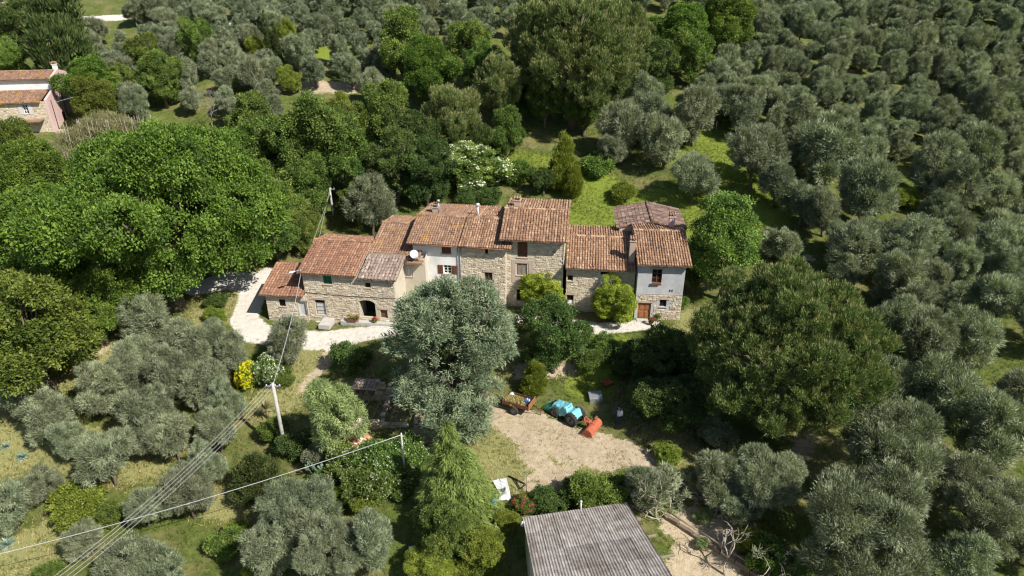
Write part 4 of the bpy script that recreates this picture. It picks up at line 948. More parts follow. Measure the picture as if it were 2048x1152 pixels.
SHRUBS = [('shrub', 1180, 978, 90, 'large green garden shrub at the near edge of the dirt yard'), ('darkshrub', 1140, 985, 60, 'dark garden shrub left of the large green one by the yard'), ('shrub', 1228, 975, 70, 'garden shrub nearest the bare pruned tree'),
          ('darkshrub', 1092, 1005, 66, 'dark green round shrub above the corrugated shed roof'), ('yshrub', 1012, 1035, 45, 'bright green shrub at the left corner of the corrugated shed'), ('yshrub', 1330, 905, 50, 'yellow-green shrub between yard and olive trees'),
          ('shrub', 1535, 1110, 90, 'green shrub behind the low wall at the lower right'), ('yshrub', 1500, 1075, 60, 'small green shrub by the upper end of the low wall'), ('shrub', 1590, 1150, 80, 'green shrub at the lower edge beyond the low wall'),
          ('yshrub', 150, 1002, 95, 'large yellow-green bush among the lower left olives'), ('shrub', 215, 1030, 60, 'green bush right of the large yellow-green bush'), ('shrub', 450, 1085, 70, 'green bush on the grassy lower slope'), ('yshrub', 478, 1060, 50, 'light green bush on the grassy lower slope'),
          ('yshrub', 425, 630, 40, 'yellow-green shrub on the verge of the gravel lane'), ('darkshrub', 433, 600, 42, 'dark shrub on the verge below the oak'), ('shrub', 562, 748, 50, 'green bush right of the white flowering shrub'), ('shrub', 545, 855, 60, 'green shrub at the foot of the main utility pole'),
          ('darkshrub', 590, 890, 70, 'dark shrub behind the main utility pole base'), ('oliveshrub', 640, 905, 55, 'grey-green shrub below the mimosa tree'), ('yshrub', 690, 985, 55, 'yellow-green shrub below the flowering hedge'), ('yshrub', 730, 1010, 50, 'second yellow-green shrub below the flowering hedge, nearer the pole'),
          ('shrub', 1210, 690, 55, 'green shrub on the verge in front of the citrus tree'), ('darkshrub', 1250, 720, 80, 'shaded shrub at the edge of the pine shadow'), ('shrub', 1362, 605, 32, 'trellis bush at the right side of the grey house'),
          ('shrub', 1035, 345, 60, 'low green bush on the bank behind the tall stone house'), ('yshrub', 1250, 380, 50, 'pale green bush on the lawn behind the rear wing'), ('shrub', 1195, 330, 60, 'bush at the edge of the olive trees above the lawn'),
          ('darkshrub', 930, 400, 60, 'dark clipped bush just behind the white house roof'), ('darkshrub', 975, 395, 60, 'dark clipped bush behind the chimneys of the white house'), ('shrub', 1560, 500, 50, 'bush beside the fig tree above the umbrella pine'), ('yshrub', 1810, 392, 55, 'bright green bush within the right-hand olive grove'),
          ('darkshrub', 700, 715, 75, 'dark rounded bush beside the ruined building and the lane'), ('shrub', 640, 960, 60, 'green shrub left of the flowering hedge'), ('shrub', 40, 748, 70, 'light green shrub beside the white post at the left edge'), ('yshrub', 115, 720, 45, 'low green bush right of the white post'),
          ('shrub', 1180, 720, 60, 'shrub on the bank between laurel tree and dark shade'),  ('oliveshrub', 1430, 860, 70, 'grey-green bush beneath the low pine branches'),
          ('shrub', 20, 690, 60, 'green bush at the left edge'), ('shrub', 760, 400, 50, 'bush behind the set-back wing roof near the blue tarpaulin'), ('shrub', 1060, 1010, 40, 'leafy shrub behind the oleander'), ('feathshrub', 1480, 1030, 40, 'small grey-green plant on the sandy bank'), ('feathshrub', 1410, 1030, 36, 'small grey-green plant by the corrugated roof edge'),
          ('feathshrub', 1405, 1085, 28, 'tiny grey-green plant on the bare sand'), ('yshrub', 520, 1130, 60, 'light green bush at the lower edge'), ('shrub', 95, 1140, 50, 'green bush at the lower left corner')]
for k, u, v, w, lab in SHRUBS: M_(k, u, v, w, 'shrub', lab, 'shrub', group='shrubs', hk=.9)
# olives that stand out one by one
OL = [(740, 412, 84, 'L'), (1240, 252, 88, 'H'), (1300, 232, 78, 'H'), (1392, 225, 88, 'H'), (1335, 275, 82, 'H'), (1285, 200, 70, 'H'), (1225, 300, 60, 'H'), (575, 672, 88, 'L'), (1560, 482, 78, 'R'),
      (35, 782, 110, 'B'), (90, 822, 110, 'B'), (133, 877, 78, 'B'), (212, 912, 116, 'B'), (90, 971, 76, 'B'), (14, 1014, 100, 'B'), (169, 1073, 80, 'B'), (286, 1010, 86, 'B'), (377, 985, 105, 'B'), (275, 830, 108, 'B'),
      (188, 778, 108, 'B'), (251, 755, 90, 'B'), (333, 747, 104, 'B'), (392, 767, 104, 'B'), (432, 857, 92, 'B'), (345, 870, 100, 'B'), (251, 1124, 140, 'B'), (330, 1140, 110, 'B'), (300, 645, 110, 'B'), (372, 682, 110, 'B'), (462, 702, 80, 'B'), (262, 700, 100, 'B'), (330, 700, 90, 'B'), (415, 672, 80, 'B'), (405, 930, 80, 'B'),
      (595, 1000, 150, 'b'), (540, 1088, 130, 'B'), (650, 1100, 140, 'b'), (742, 1075, 118, 'B'), (620, 1050, 110, 'B'), (440, 800, 80, 'B'), (290, 880, 80, 'B'),
      (1425, 950, 105, 'R'), (1520, 948, 150, 'b'), (1470, 1010, 80, 'R'), (1292, 962, 96, 'R'), (1722, 1045, 268, 'b'), (1800, 885, 205, 'b'), (1905, 800, 140, 'R'), (1960, 1000, 190, 'b'), (1770, 770, 110, 'R'), (1985, 880, 140, 'R'), (1900, 950, 100, 'R'), (1940, 1120, 130, 'R'),
      (1514, 307, 108, 'R'), (1657, 290, 130, 'R'), (1555, 358, 86, 'R'), (1609, 398, 84, 'R'), (1657, 418, 84, 'R'), (1737, 378, 118, 'R'), (1882, 334, 98, 'R'), (1964, 310, 104, 'R'), (1875, 428, 80, 'R'), (1929, 377, 96, 'R'),
      (1725, 497, 112, 'R'), (1820, 480, 108, 'R'), (1991, 493, 108, 'R'), (1919, 540, 86, 'R'), (1691, 540, 76, 'R'), (1790, 560, 108, 'R'), (1998, 592, 108, 'R'), (1912, 610, 80, 'R'), (1855, 677, 116, 'R'), (1783, 640, 90, 'R'), (1960, 680, 110, 'R')]
OLIVES = []
for u, v, w, z in OL:
    w *= .84 if z == 'B' else .92 if z == 'R' else 1
    key = 'bigolive' if z == 'b' else 'olive'; p, s = spot(key, u, v, w); TREES.append((p.x, p.y, SPEC[key]['w'] * s / 2)); OLIVES.append((key, p, s))
# rows of olives filling the groves, planted on the land about 4.8 m apart
def inside(poly, u, v):
    c = False; j = len(poly) - 1
    for i in range(len(poly)):
        (xi, yi), (xj, yj) = poly[i], poly[j]
        if (yi > v) != (yj > v) and u < (xj - xi) * (v - yi) / (yj - yi) + xi: c = not c
        j = i
    return c
GROVES = [([(1475, 40), (1520, -60), (2130, -60), (2130, 1200), (1880, 1200), (1860, 1000), (1690, 900), (1770, 720), (1715, 590), (1640, 500), (1690, 440), (1580, 330), (1430, 230), (1395, 170)], 4.25, .15),
          ([(500, -60), (1040, -60), (1020, 60), (940, 70), (900, 95), (800, 60), (770, 150), (690, 165), (640, 160), (590, 150), (500, 60)], 4.1, .16),
          ([(175, 60), (250, 10), (500, -20), (500, 60), (590, 150), (560, 205), (700, 190), (690, 205), (600, 215), (470, 235), (400, 220), (300, 225), (230, 215), (195, 150)], 4.1, .18),
          ([(1030, -60), (1480, -60), (1480, 30), (1400, 10), (1260, 0), (1250, 10), (1040, 20)], 4.2, .15), ([(560, 150), (640, 100), (770, 130), (830, 160), (760, 200), (700, 160)], 4.2, .15)]
CLEAR = [(1425, 292, 90, 42), (1480, 400, 125, 52), (1640, 905, 60, 60), (1625, 512, 40, 22), (1762, 66, 26, 16), (640, 92, 24, 18), (690, 83, 22, 10), (232, 38, 45, 18), (635, 188, 85, 26), (1700, 870, 60, 40), (1775, 970, 40, 60), (655, 112, 20, 14), (1985, 180, 14, 10), (1860, 1090, 60, 60), (400, 235, 40, 40)]
grg = np.random.default_rng(4)
for poly, sp_, jit in GROVES:
    for j, Y in enumerate(np.arange(30, 215, sp_ * .92)):
        for X in np.arange(-130, 150, sp_):
            x = X + (j % 2) * sp_ * .5 + grg.normal(0, jit * sp_); y = Y + grg.normal(0, jit * sp_); z = Tz(x, y); u, v, d = proj(x, y, z + 2.3)
            s = grg.uniform(.84, 1.2) * sp_ / 4.7
            if not inside(poly, u, v) or any(((u - a) / c) ** 2 + ((v - b) / e) ** 2 < 1 for a, b, c, e in CLEAR): continue
            r = 2.1 * s
            if any(math.hypot(x - a, y - b) < (r + q) * .72 for a, b, q in TREES): continue
            TREES.append((x, y, r)); OLIVES.append(('olive', Vector((x, y, z - .05)), s))
# the 300 that show largest stand as things; any beyond that are one mass
def shown(o): return -SPEC[o[0]]['w'] * o[2] / proj(o[1].x, o[1].y, o[1].z + 2)[2]
vis = sorted([o for o in OLIVES if -90 < proj(*o[1])[0] < 2140 and -75 < proj(o[1].x, o[1].y, o[1].z + 2)[1] < 1260], key=shown)
big, rest = vis[:296], vis[296:]
def zone(o):
    u, v, d = proj(o[1].x, o[1].y, o[1].z + SPEC[o[0]]['hc'] * o[2])
    if u > 1400 and v < 330: return 'upper right grove', u, v
    if u > 1400 and v < 640: return 'grove above the umbrella pine', u, v
    if u > 1250 and v > 640: return 'grove right of the umbrella pine', u, v
    if u < 480 and v > 560: return 'terrace left of the main pole', u, v
    if v > 560: return 'slope below the farmhouses', u, v
    if u < 500: return 'hillside above the huge oak', u, v
    if v < 190: return 'upper grove behind the houses', u, v
    return 'bank behind the tall house', u, v
ORD = ['first', 'second', 'third', 'fourth', 'fifth', 'sixth', 'seventh', 'eighth', 'ninth', 'tenth', 'eleventh', 'twelfth', 'thirteenth', 'fourteenth', 'fifteenth', 'sixteenth', 'seventeenth', 'eighteenth', 'nineteenth', 'twentieth']
zs_ = {}
for o in big: q = zone(o); zs_.setdefault(q[0], []).append((q[1], q[2], o))
for zn, L in zs_.items():
    L.sort(key=lambda q: q[1]); per = max(4, int(round(math.sqrt(len(L) * 1.6)))); rows = [L[k:k + per] for k in range(0, len(L), per)]
    for ri, row in enumerate(rows):
        row.sort(key=lambda q: q[0])
        for ci, (u, v, o) in enumerate(row):
            size = 'big' if o[0] == 'bigolive' else 'small' if o[2] < .86 else 'large' if o[2] > 1.04 else 'silvery'
            lab = f'{size} olive tree, {zn}, {ORD[ri]} row from top, {ORD[ci]} from left'
            put(o[0], o[1], o[2], name='olive_tree', label=lab, cat='olive tree', group='olive trees of the ' + zn, sz=random.uniform(.95, 1.2))
if rest:
    VV, FF, TT, b = [], [], [], 0
    for o in rest:
        me = SPEC['olive']['vs'][random.randrange(10)][0]; n = len(me.vertices); co = np.empty(n * 3, np.float32); me.vertices.foreach_get('co', co); co = co.reshape(-1, 3)
        tt = np.empty(len(me.polygons), np.float32); me.attributes['tint'].data.foreach_get('value', tt)
        sel = np.arange(0, len(me.polygons), 3); a = random.uniform(0, 6.28); R_ = np.array([[math.cos(a), -math.sin(a), 0], [math.sin(a), math.cos(a), 0], [0, 0, 1]])
        tri = co.reshape(-1, 3, 3)[sel]; cen = tri.mean(1, keepdims=True); tri = cen + (tri - cen) * 1.6
        VV.append((tri.reshape(-1, 3) @ R_.T) * o[2] + np.array(o[1])); TT.append(tt[sel])
    V = np.concatenate(VV); link('olive_grove_foliage', mesh_np('olive_grove_foliage', V, np.arange(len(V)).reshape(-1, 3), OLIVE, np.concatenate(TT)), kind='stuff')
# ---- flowering shrubs, hedge, bare trees and other plants
def flowers_on(par, key, variant, mat, n, size, seed, zmin=.5, name='blossom'):
    rg = np.random.default_rng(seed); me = SPEC[key]['vs'][variant][0]; k = len(me.vertices); co = np.empty(k * 3, np.float32); me.vertices.foreach_get('co', co); co = co.reshape(-1, 3)
    c = co.mean(0); r = np.linalg.norm((co - c) / co.std(0), axis=1); ok = np.where((r > 1.55) & (co[:, 2] > zmin))[0]; pk = co[rg.choice(ok, n)]
    N = unit(pk - c + [0, 0, .5]); V, F, t = leaves(rg, pk + N * .03, N, 7, size, size * .9, size * .7, .4, .3, .3, .9, True)
    return link(name, mesh_np(name, V, F, mat, t), par)
e = M_('broad', 945, 330, 132, 'elder_tree', 'elder covered in white flower heads behind the white house', hk=.5, variant=0); flowers_on(e, 'broad', 0, WHITEFL, 420, .22, 3, 2.0)
e = M_('shrub', 530, 738, 66, 'flowering_shrub', 'white flowering shrub by the main utility pole', 'shrub', hk=1.25, variant=0); flowers_on(e, 'shrub', 0, WHITEFL, 420, .075, 4)
e = M_('shrub', 492, 752, 42, 'broom_bush', 'bright yellow flowering broom beside the white flowering shrub', 'shrub', hk=1.5, variant=1); flowers_on(e, 'shrub', 1, YELFL, 700, .13, 5, .2)
for k, (u, v, w, lab) in enumerate([(690, 925, 90, 'left section of the white-dotted flowering hedge'), (760, 925, 100, 'middle section of the white-dotted flowering hedge behind the thin pole'), (815, 905, 80, 'right section of the white-dotted flowering hedge'), (735, 975, 90, 'lower section of the white-dotted flowering hedge'), (800, 965, 70, 'flowering hedge section next to the deodar cedar')]):
    e = M_('shrub', u, v, w, 'hedge_shrub', lab, 'shrub', hk=.9, variant=k % 2, group='flowering hedge'); flowers_on(e, 'shrub', k % 2, WHITEFL, 230, .045, 10 + k)
e = M_('shrub', 1045, 1005, 48, 'oleander', 'oleander with red flowers at the corner of the corrugated shed', 'shrub', hk=.9, variant=0); flowers_on(e, 'shrub', 0, REDFL, 90, .12, 6, .7)
e = M_('shrub', 1165, 985, 50, 'photinia', 'green shrub with red young leaves between the two garden shrubs', 'shrub', variant=1); flowers_on(e, 'shrub', 1, REDFL, 40, .08, 7, .6)
def bare(u, v, w, h, name, label, seed, leafy=0, lean=(0, 0), mat=None, depth=4):
    rg = np.random.default_rng(seed); p = gz(u, v); m, tips = b_dead(rg, h, depth=depth); e = thing(name, label, 'tree', p, 0); e.rotation_euler = (lean[0], lean[1], 0)
    m.build('branches', mat or PALEBARK, e)
    if leafy:
        C = np.array([t[0] for t in tips]); N = np.array([t[1] for t in tips]); k = rg.choice(len(C), min(leafy, len(C)), False)
        V, F, t = leaves(rg, C[k], N[k], 60, .28, .24, .05, .9, .6, .3, .8); link('crown', mesh_np('crown', V, F, OLIVE, t), e)
    TREES.append((p.x, p.y, 1)); return e
bare(1312, 1035, 0, 4.4, 'bare_tree', 'pale pruned tree with few grey leaves at the right corner of the corrugated roof', 5, 26, depth=5)
bare(1345, 1015, 0, 3.2, 'bare_tree', 'leafier pruned olive behind the pale bare tree', 8, 30)
bare(1450, 1010, 0, 2.6, 'bare_tree', 'small white bare tree on the sandy bank', 6, 0, depth=4)
bare(1452, 1150, 0, 4.4, 'bare_tree', 'bare grey tree trunk casting a forked shadow on the sand', 9, 0, lean=(-.1, .12), depth=3)
bare(1535, 1165, 0, 3.6, 'bare_tree', 'pale bare tree at the lower edge beside the low wall', 12, 4, depth=4)
bare(428, 266, 0, 5.5, 'bare_tree', 'leafless grey tree in the woodland above the huge oak', 14, 0, mat=plain('grey_twig', (.30, .27, .24), (.2, .18, .16), 3), depth=6)
bare(1393, 385, 0, 4.0, 'bare_tree', 'greyish half-bare tree on the lawn behind the grey house', 21, 60, depth=5)
p, s = spot('olive', 1392, 345, 84); put('olive', p, s, name='grey_olive_tree', label='grey olive tree standing alone on the bright lawn behind the grey house', cat='olive tree')
# spiky yucca, prickly pear, pale agaves
def spiky(u, v, R, H, n, mat, name, label, seed, w=.09, cat='plant', h0=0.0):
    rg = np.random.default_rng(seed); p = gz(u, v); e = thing(name, label, cat, p); m = MB()
    for k in range(n):
        a = rg.uniform(0, 6.28); el = rg.uniform(.1, 1.35); d = Vector((math.cos(a) * math.cos(el), math.sin(a) * math.cos(el), math.sin(el))); s_ = Vector((-math.sin(a), math.cos(a), 0)); L = R * rg.uniform(.7, 1.1); b = Vector((0, 0, h0))
        q = b + d * L * .55; tip = b + d * L + Vector((0, 0, -.25 * L * (1.3 - el)))
        m.add([b - s_ * w * .5, b + s_ * w * .5, q + s_ * w * .6, q - s_ * w * .6, tip], [(0, 1, 2, 3), (3, 2, 4)], float(np.clip(rg.normal(.5, .25), 0, 1)))
    m.build('leaves', mat, e)
    if h0: MB().tube([(0, 0, -.2), (.05, 0, h0)], [.12, .09], 7).build('trunk', BARK, e)
    return e
spiky(535, 836, .95, 1, 70, CANE, 'yucca', 'spiky yellowish yucca near the main utility pole', 1, h0=.9)
spiky(46, 915, .62, 1, 90, PALEPL, 'agave', 'pale blue-grey agave on the dry bank at the left edge', 2, .07)
spiky(12, 895, .5, 1, 80, PALEPL, 'agave', 'smaller pale agave touching the left edge', 3, .07)
spiky(16, 1090, .65, 1, 90, PALEPL, 'agave', 'pale agave at the lower left corner', 4, .07)
def pear(u, v, label, seed):
    rg = np.random.default_rng(seed); p = gz(u, v); e = thing('prickly_pear', label, 'cactus', p)
    def pad(o, d, r, k):
        a = rg.uniform(0, 3.14); s_ = Vector((math.cos(a), math.sin(a), rg.normal(0, .2))).normalized(); c = o + d * r; nrm = s_.cross(d).normalized(); vs = []
        for sg in (-.03, .03): vs += [c + (s_ * math.cos(w) * r * .72 + d * math.sin(w) * r) + nrm * sg for w in np.linspace(0, 6.28, 11)[:-1]]
        MB().add(vs, [tuple(range(9, -1, -1)), tuple(range(10, 20))] + [(i, (i + 1) % 10, 10 + (i + 1) % 10, 10 + i) for i in range(10)], .5).build('pad', PADM, e)
        if k < 3:
            for q in range(2): dd = (d + Vector(rg.normal(0, .5, 3)) + Vector((0, 0, .3))).normalized(); pad(c + d * r * .8, dd, r * .85, k + 1)
    for q in range(2): pad(Vector((q * .3 - .15, 0, -.05)), Vector((rg.normal(0, .3), rg.normal(0, .3), 1)).normalized(), .24, 0)
PADM = plain('cactus_pad', (.15, .21, .14), (.10, .15, .09), 5, .6)
pear(622, 945, 'prickly pear with flat grey-green pads below the mimosa tree', 3); pear(655, 960, 'smaller prickly pear right of the larger one below the mimosa', 4)
# ---- grass and weeds
def scatter_grass(name, n, box, test, H, mat, seed, blades=5, spread=.12, w=.03, kind='stuff'):
    rg = np.random.default_rng(seed); x = rg.uniform(box[0], box[1], n * 3); y = rg.uniform(box[2], box[3], n * 3); k = test(x, y, rg)
    x, y = x[k][:n], y[k][:n]; z = T(x, y); P = np.stack([x, y, z], 1)
    V, F, t = leaves(rg, P, np.tile([0, 0, 1.0], (len(P), 1)), blades, spread, H, w, .05, .3, .9, .5, False); return link(name, mesh_np(name, V, F, mat, t), kind=kind)
def samp(paths, x, y): return np.min([dist_poly(x, y, p) for p in paths], axis=0)
GRASS = leafmat('grass_blade', (.045, .060, .015), (.105, .125, .032), (.20, .20, .070), .0, .3, hue=0)
FRESHG = leafmat('fresh_grass_blade', (.045, .070, .012), (.105, .140, .024), (.21, .235, .05), .0, .35, hue=0)
DRYG = leafmat('dry_grass_blade', (.20, .16, .07), (.34, .28, .13), (.50, .43, .24), .0, .25, hue=0)
def inhouse(x, y): return (x > -23.5) & (x < 17) & (y > 55.3) & (y < 68)
scatter_grass('grass', 52000, (-45, 52, 29, 100), lambda x, y, r: (samp(LANE, x, y) > .1) & (samp(YARD, x, y) > .2) & ~inhouse(x, y) & (np.sin(x * .9 + 2 * np.sin(y * .5)) + np.sin(y * .8 + x * .3) + r.normal(0, .8, x.shape) > -.6), .30, GRASS, 2)
scatter_grass('fresh_grass', 20000, (-20, 45, 45, 120), lambda x, y, r: (samp(FRESH, x, y) < .8) & (samp(LANE, x, y) > .1) & ~inhouse(x, y) & (np.sin(x * .8 + 1.5 * np.sin(y * .6)) + np.sin(y * .9 - x * .4) + r.normal(0, .9, x.shape) > -.5), .24, FRESHG, 3)
scatter_grass('weeds', 5000, (-25, 20, 30, 62), lambda x, y, r: ((samp(YARD, x, y) < .1) | (np.abs(samp(LANE, x, y) + .2) < .28)) & ~inhouse(x, y) & (np.sin(x * 1.7 + y) + np.sin(y * 1.3 - x * .6) + r.normal(0, .7, x.shape) > .5), .13, GRASS, 7)
scatter_grass('dry_grass', 16000, (-45, 30, 28, 75), lambda x, y, r: (samp(DRY, x, y) < 1.0) & (samp(LANE, x, y) > 0) & ~inhouse(x, y) & (r.random(x.shape) < np.where(samp(YARD, x, y) > 0, 1, .15)), .22, DRYG, 4)

# pebbles and clods on the lane and the yard
def pebbles(name, n, paths, mat, seed, size=.024):
    rg = np.random.default_rng(seed); x = rg.uniform(-26, 22, n * 12); y = rg.uniform(28, 62, n * 12); k = (samp(paths, x, y) < .15) & ~inhouse(x, y); x, y = x[k][:n], y[k][:n]; m = len(x); c = np.stack([x, y, T(x, y) + .01], 1)
    b = np.array([(1, 0, 0), (0, 1, 0), (-1, 0, 0), (0, -1, 0), (0, 0, .7)]); V = c[:, None] + b[None] * (size * rg.uniform(.4, 1.5, (m, 1, 1)) ** 1.6) * rg.uniform(.6, 1.4, (m, 5, 1)); F = (np.arange(m) * 5)[:, None, None] + np.array([(0, 1, 4), (1, 2, 4), (2, 3, 4), (3, 0, 4)])[None]
    link(name, mesh_np(name, V.reshape(-1, 3), F.reshape(-1, 3), mat, np.repeat(rg.random(m), 4)), kind='stuff')
pebbles('gravel', 5000, LANE, tinted('pale_gravel_stone', [(0, (.42, .38, .33)), (1, (.64, .60, .54))], bump=0), 3); pebbles('rubble', 1500, YARD, tinted('yard_clod', [(0, (.26, .20, .14)), (1, (.42, .35, .27))], bump=0), 4)

def brush(u, v, label, seed, n=45, R=1.1):
    rg = np.random.default_rng(seed); p = gz(u, v); e = thing('brush_pile', label, 'branches', p); m = MB()
    for k in range(n):
        a = rg.uniform(0, 6.28); c = rg.normal(0, R * .4, 2); L = rg.uniform(.5, 1.5) * R; z = .1 + .5 * rg.random() * math.exp(-(c @ c))
        d = np.array([math.cos(a), math.sin(a), rg.normal(0, .3)]); b = np.array([c[0], c[1], z]); m.tube([tuple(b - d * L * .5), tuple(b + rg.normal(0, .06, 3)), tuple(b + d * L * .5)], [.03, .022, .008], 4)
    m.build('cut_branch', PALEBARK, e, 'stuff')
brush(1300, 1020, 'heap of pale cut branches at the right corner of the shed roof', 3); brush(1440, 1020, 'heap of cut branches on the bank above the low wall', 4, 40, 1.0); brush(1385, 990, 'brushwood scattered on the bank between pruned trees', 5, 36, 1.3)

# ------------------------------------------------------------------ poles, cables and lamp
def height_to(p, v):
    lo, hi = 0, 25
    for _ in range(40):
        m = (lo + hi) / 2
        if proj(p.x, p.y, p.z + m)[1] > v: lo = m
        else: hi = m
    return lo
def pole(u, v, vtop, label, r0=.17, r1=.10, mat=None, arm=True, name='utility_pole', cat='pole', lean=(0, 0)):
    p = gz(u, v); H = height_to(p, vtop); e = thing(name, label, cat, p); e.rotation_euler = (lean[0], lean[1], 0)
    MB().tube([(0, 0, -.6), (0, 0, H * .5), (0, 0, H)], [r0, (r0 + r1) / 2, r1], 10).build('shaft', mat or CONCRETE, e)
    if arm:
        MB().box(-.55, .55, -.04, .04, H - .32, H - .24).build('crossarm', GREYMETAL, e)
        for x in (-.48, -.16, .16, .48): MB().lathe([(.02, 0), (.05, .03), (.03, .07), (.05, .10), (.02, .15)], 8, TR(x, 0, H - .24)).build('insulator', WHITEPL, e)
    return e, Vector((p.x, p.y, p.z + H - .15))
def cable(a, b, sag, label, r=.016, n=18):
    a, b = Vector(a), Vector(b); pts = [a.lerp(b, k / n) - Vector((0, 0, sag * 4 * (k / n) * (1 - k / n))) for k in range(n + 1)]
    o = MB().tube(pts, r, 4).build('power_cable', WIRE); tag(o, label, 'cable', 'overhead cables'); return o
_, TP = pole(572, 908, 766, 'pale grey main utility pole with crossarm on the slope left of the mimosa tree', .17, .11)
_, TU = pole(666, 430, 374, 'utility pole standing in the greenery behind the red flat-tiled roof', .15, .10)
_, TT_ = pole(812, 972, 866, 'thin grey pole at the flowering hedge beside the deodar cedar', .07, .05, arm=False)
_, TF = pole(466, 84, 46, 'white far utility pole in the upper left olive grove', .16, .11, LIGHTGREY)
th = math.radians(-8); e1 = Vector((math.cos(th), math.sin(th), 0)); n1 = Vector((-math.sin(th), math.cos(th), 0)); HC = Vector(P1)
LAMP = HC - n1 * .25 + Vector((0, 0, 4.72)) + e1 * .05
cable(TU, HC + e1 * .8 - n1 * -1.0 + Vector((0, 0, 5.3)), .15, 'cable from the upper utility pole down to the red flat-tiled roof')
cable(TU + Vector((.2, 0, 0)), LAMP, .2, 'second cable from the upper utility pole to the lamp corner of the farmhouse')
cable(LAMP, TP, .5, 'cable from the farmhouse lamp down to the main utility pole', .024)
for k, (eu, ev, dx, hh) in enumerate([(58, 1190, -.48, 5.4), (68, 1191, -.16, 5.3), (80, 1193, .16, 5.1), (92, 1194, .48, 5.0)]):
    cable(TP + Vector((dx * .9, 0, 0)), at(eu, ev, hh), .7, f'cable of the bundle from main pole to lower left corner, {ORD[k]} from left', .011)
cable(TT_, at(-60, 1122, 3.5), .5, 'single pale cable from the thin pole across the lower olive trees', .026)
cable(TF, at(660, -24, 7), .5, 'cable from the far utility pole to the upper edge'); cable(TF, at(108, 205, 6.0), 1.2, 'cable from the far utility pole to the pink house')
cable(TF, at(552, 232, 7), .8, 'cable from the far utility pole down into the woodland')
lp = thing('street_lamp', 'white street lamp on a bracket at the left corner of the green-shuttered farmhouse', 'lamp', LAMP)
MB().tube([(0, 0, -.3), (0, 0, .3)], .035, 6).tube([(0, 0, .15), (-.25, -.15, .28), (-.45, -.28, .26)], .025, 6).build('bracket', GREYMETAL, lp)
MB().lathe([(0, -.07), (.12, -.05), (.16, 0), (.12, .06), (0, .09)], 12, TR(-.66, -.4, .24) @ RZ(.55) @ Matrix.Diagonal((2.1, 1, .8, 1))).build('lamp_head', WHITEPL, lp)
pole(80, 757, 738, 'short white marker post on the bank at the left edge', .07, .07, WHITEPAINT, False, 'marker_post', 'post', lean=(0, -.35))
pole(188, 1112, 1085, 'short dark stake under the crossing cables', .06, .05, WOOD, False, 'stake', 'post')
pole(1053, 990, 945, 'thin grey stake beside the black iron frame', .02, .02, WOOD, False, 'stake', 'post')
pole(1432, 258, 242, 'small pale stake at the upper end of the lawn', .04, .04, WHITEPAINT, False, 'stake', 'post')
# satellite dish
q = Vector(P2) + e1 * 4.5 - n1 * .35 + Vector((0, 0, ze - .2)); d = thing('satellite_dish', 'white satellite dish at the wall corner between brown wing roof and white house', 'satellite dish', q, .5)
Mx = TR(0, -.1, .75) @ RX(math.radians(62))
MB().lathe([(0, -.10), (.15, -.09), (.3, -.05), (.40, .0), (.385, .012), (.28, -.035), (.12, -.075), (0, -.085)], 20, Mx).build('reflector', LIGHTGREY, d)
MB().tube([(0, 0, -.2), (0, 0, .72)], .03, 6).build('mast', GREYMETAL, d); MB().tube([(0, -.15, .45), (0, -.5, .62)], .015, 5).box(-.04, .04, -.56, -.48, .58, .68).build('receiver_arm', GREYMETAL, d)
# ------------------------------------------------------------------ tractor, mower, trailer
def frame_px(u0, v0, u1, v1):
    a, b = gz(u0, v0), gz(u1, v1); f = (b - a); return a, math.atan2(f.y, f.x), f.length
def wheel(par, x, y, r, w, name='wheel', lug=True):
    e = link(name, None, par) if False else None
    M0 = TR(x, y, r) @ RX(math.radians(90))
    prof = [(r * .62, -w / 2), (r * .9, -w / 2), (r, -w * .32), (r, w * .32), (r * .9, w / 2), (r * .62, w / 2)]
    ty = MB().lathe(prof, 24, M0, sm=False)
    if lug:
        for k in range(18):
            for sg in (-1, 1): ty.box(-.028, .028, -w * .02, w * .46, r - .012, r + .035, M=TR(x, y, r) @ RY(2 * math.pi * (k + (sg > 0) * .5) / 18) @ RZ(sg * .5 + (math.pi if sg < 0 else 0)))
    t = ty.build('wheel', RUBBER, par)
    MB().lathe([(0, -w * .18), (r * .2, -w * .2), (r * .25, -w * .1), (r * .5, -w * .12), (r * .64, -w * .46), (r * .64, w * .46), (r * .5, w * .12), (r * .25, w * .1), (r * .2, w * .2), (0, w * .18)], 20, M0).build('rim', RIMGREY, t)
    return t
a, rz, L = frame_px(1141, 852, 1101, 830); rz_t = rz
side = Vector((-math.sin(rz), math.cos(rz), 0)); TS = 1.02
org = a - side * (.56 * TS); org.z = Tz(org.x, org.y)
t = thing('tractor', 'small vineyard tractor covered with a turquoise tarpaulin in the dirt yard', 'tractor', org, rz); t.scale = (TS,) * 3
for y in (-.52, .52): wheel(t, 0, y, .52, .32)
for y in (-.48, .48): wheel(t, 1.62, y, .37, .24)
b = MB().bev(-.45, 2.0, -.22, .22, .42, .72, .04).bev(.55, 2.1, -.24, .24, .7, 1.02, .06).box(-.3, .35, -.42, .42, .78, .84)
b.build('body', BLACKIRON, t); MB().tube([(0, -.75, .52), (0, .75, .52)], .08, 8).tube([(1.62, -.6, .37), (1.62, .6, .37)], .06, 8).build('axle', BLACKIRON, t)
MB().bev(-.05, .35, -.22, .22, .84, .96, .03).build('seat', BLACKIRON, t); MB().tube([(.75, 0, .9), (.6, 0, 1.22)], .025, 6).tube([(.6 + .05 * 0 + .16 * math.sin(k * .524) * .4, .17 * math.cos(k * .524), 1.24 + .17 * math.sin(k * .524) * .5) for k in range(13)], .016, 5, caps=False).build('steering_wheel', BLACKIRON, t)
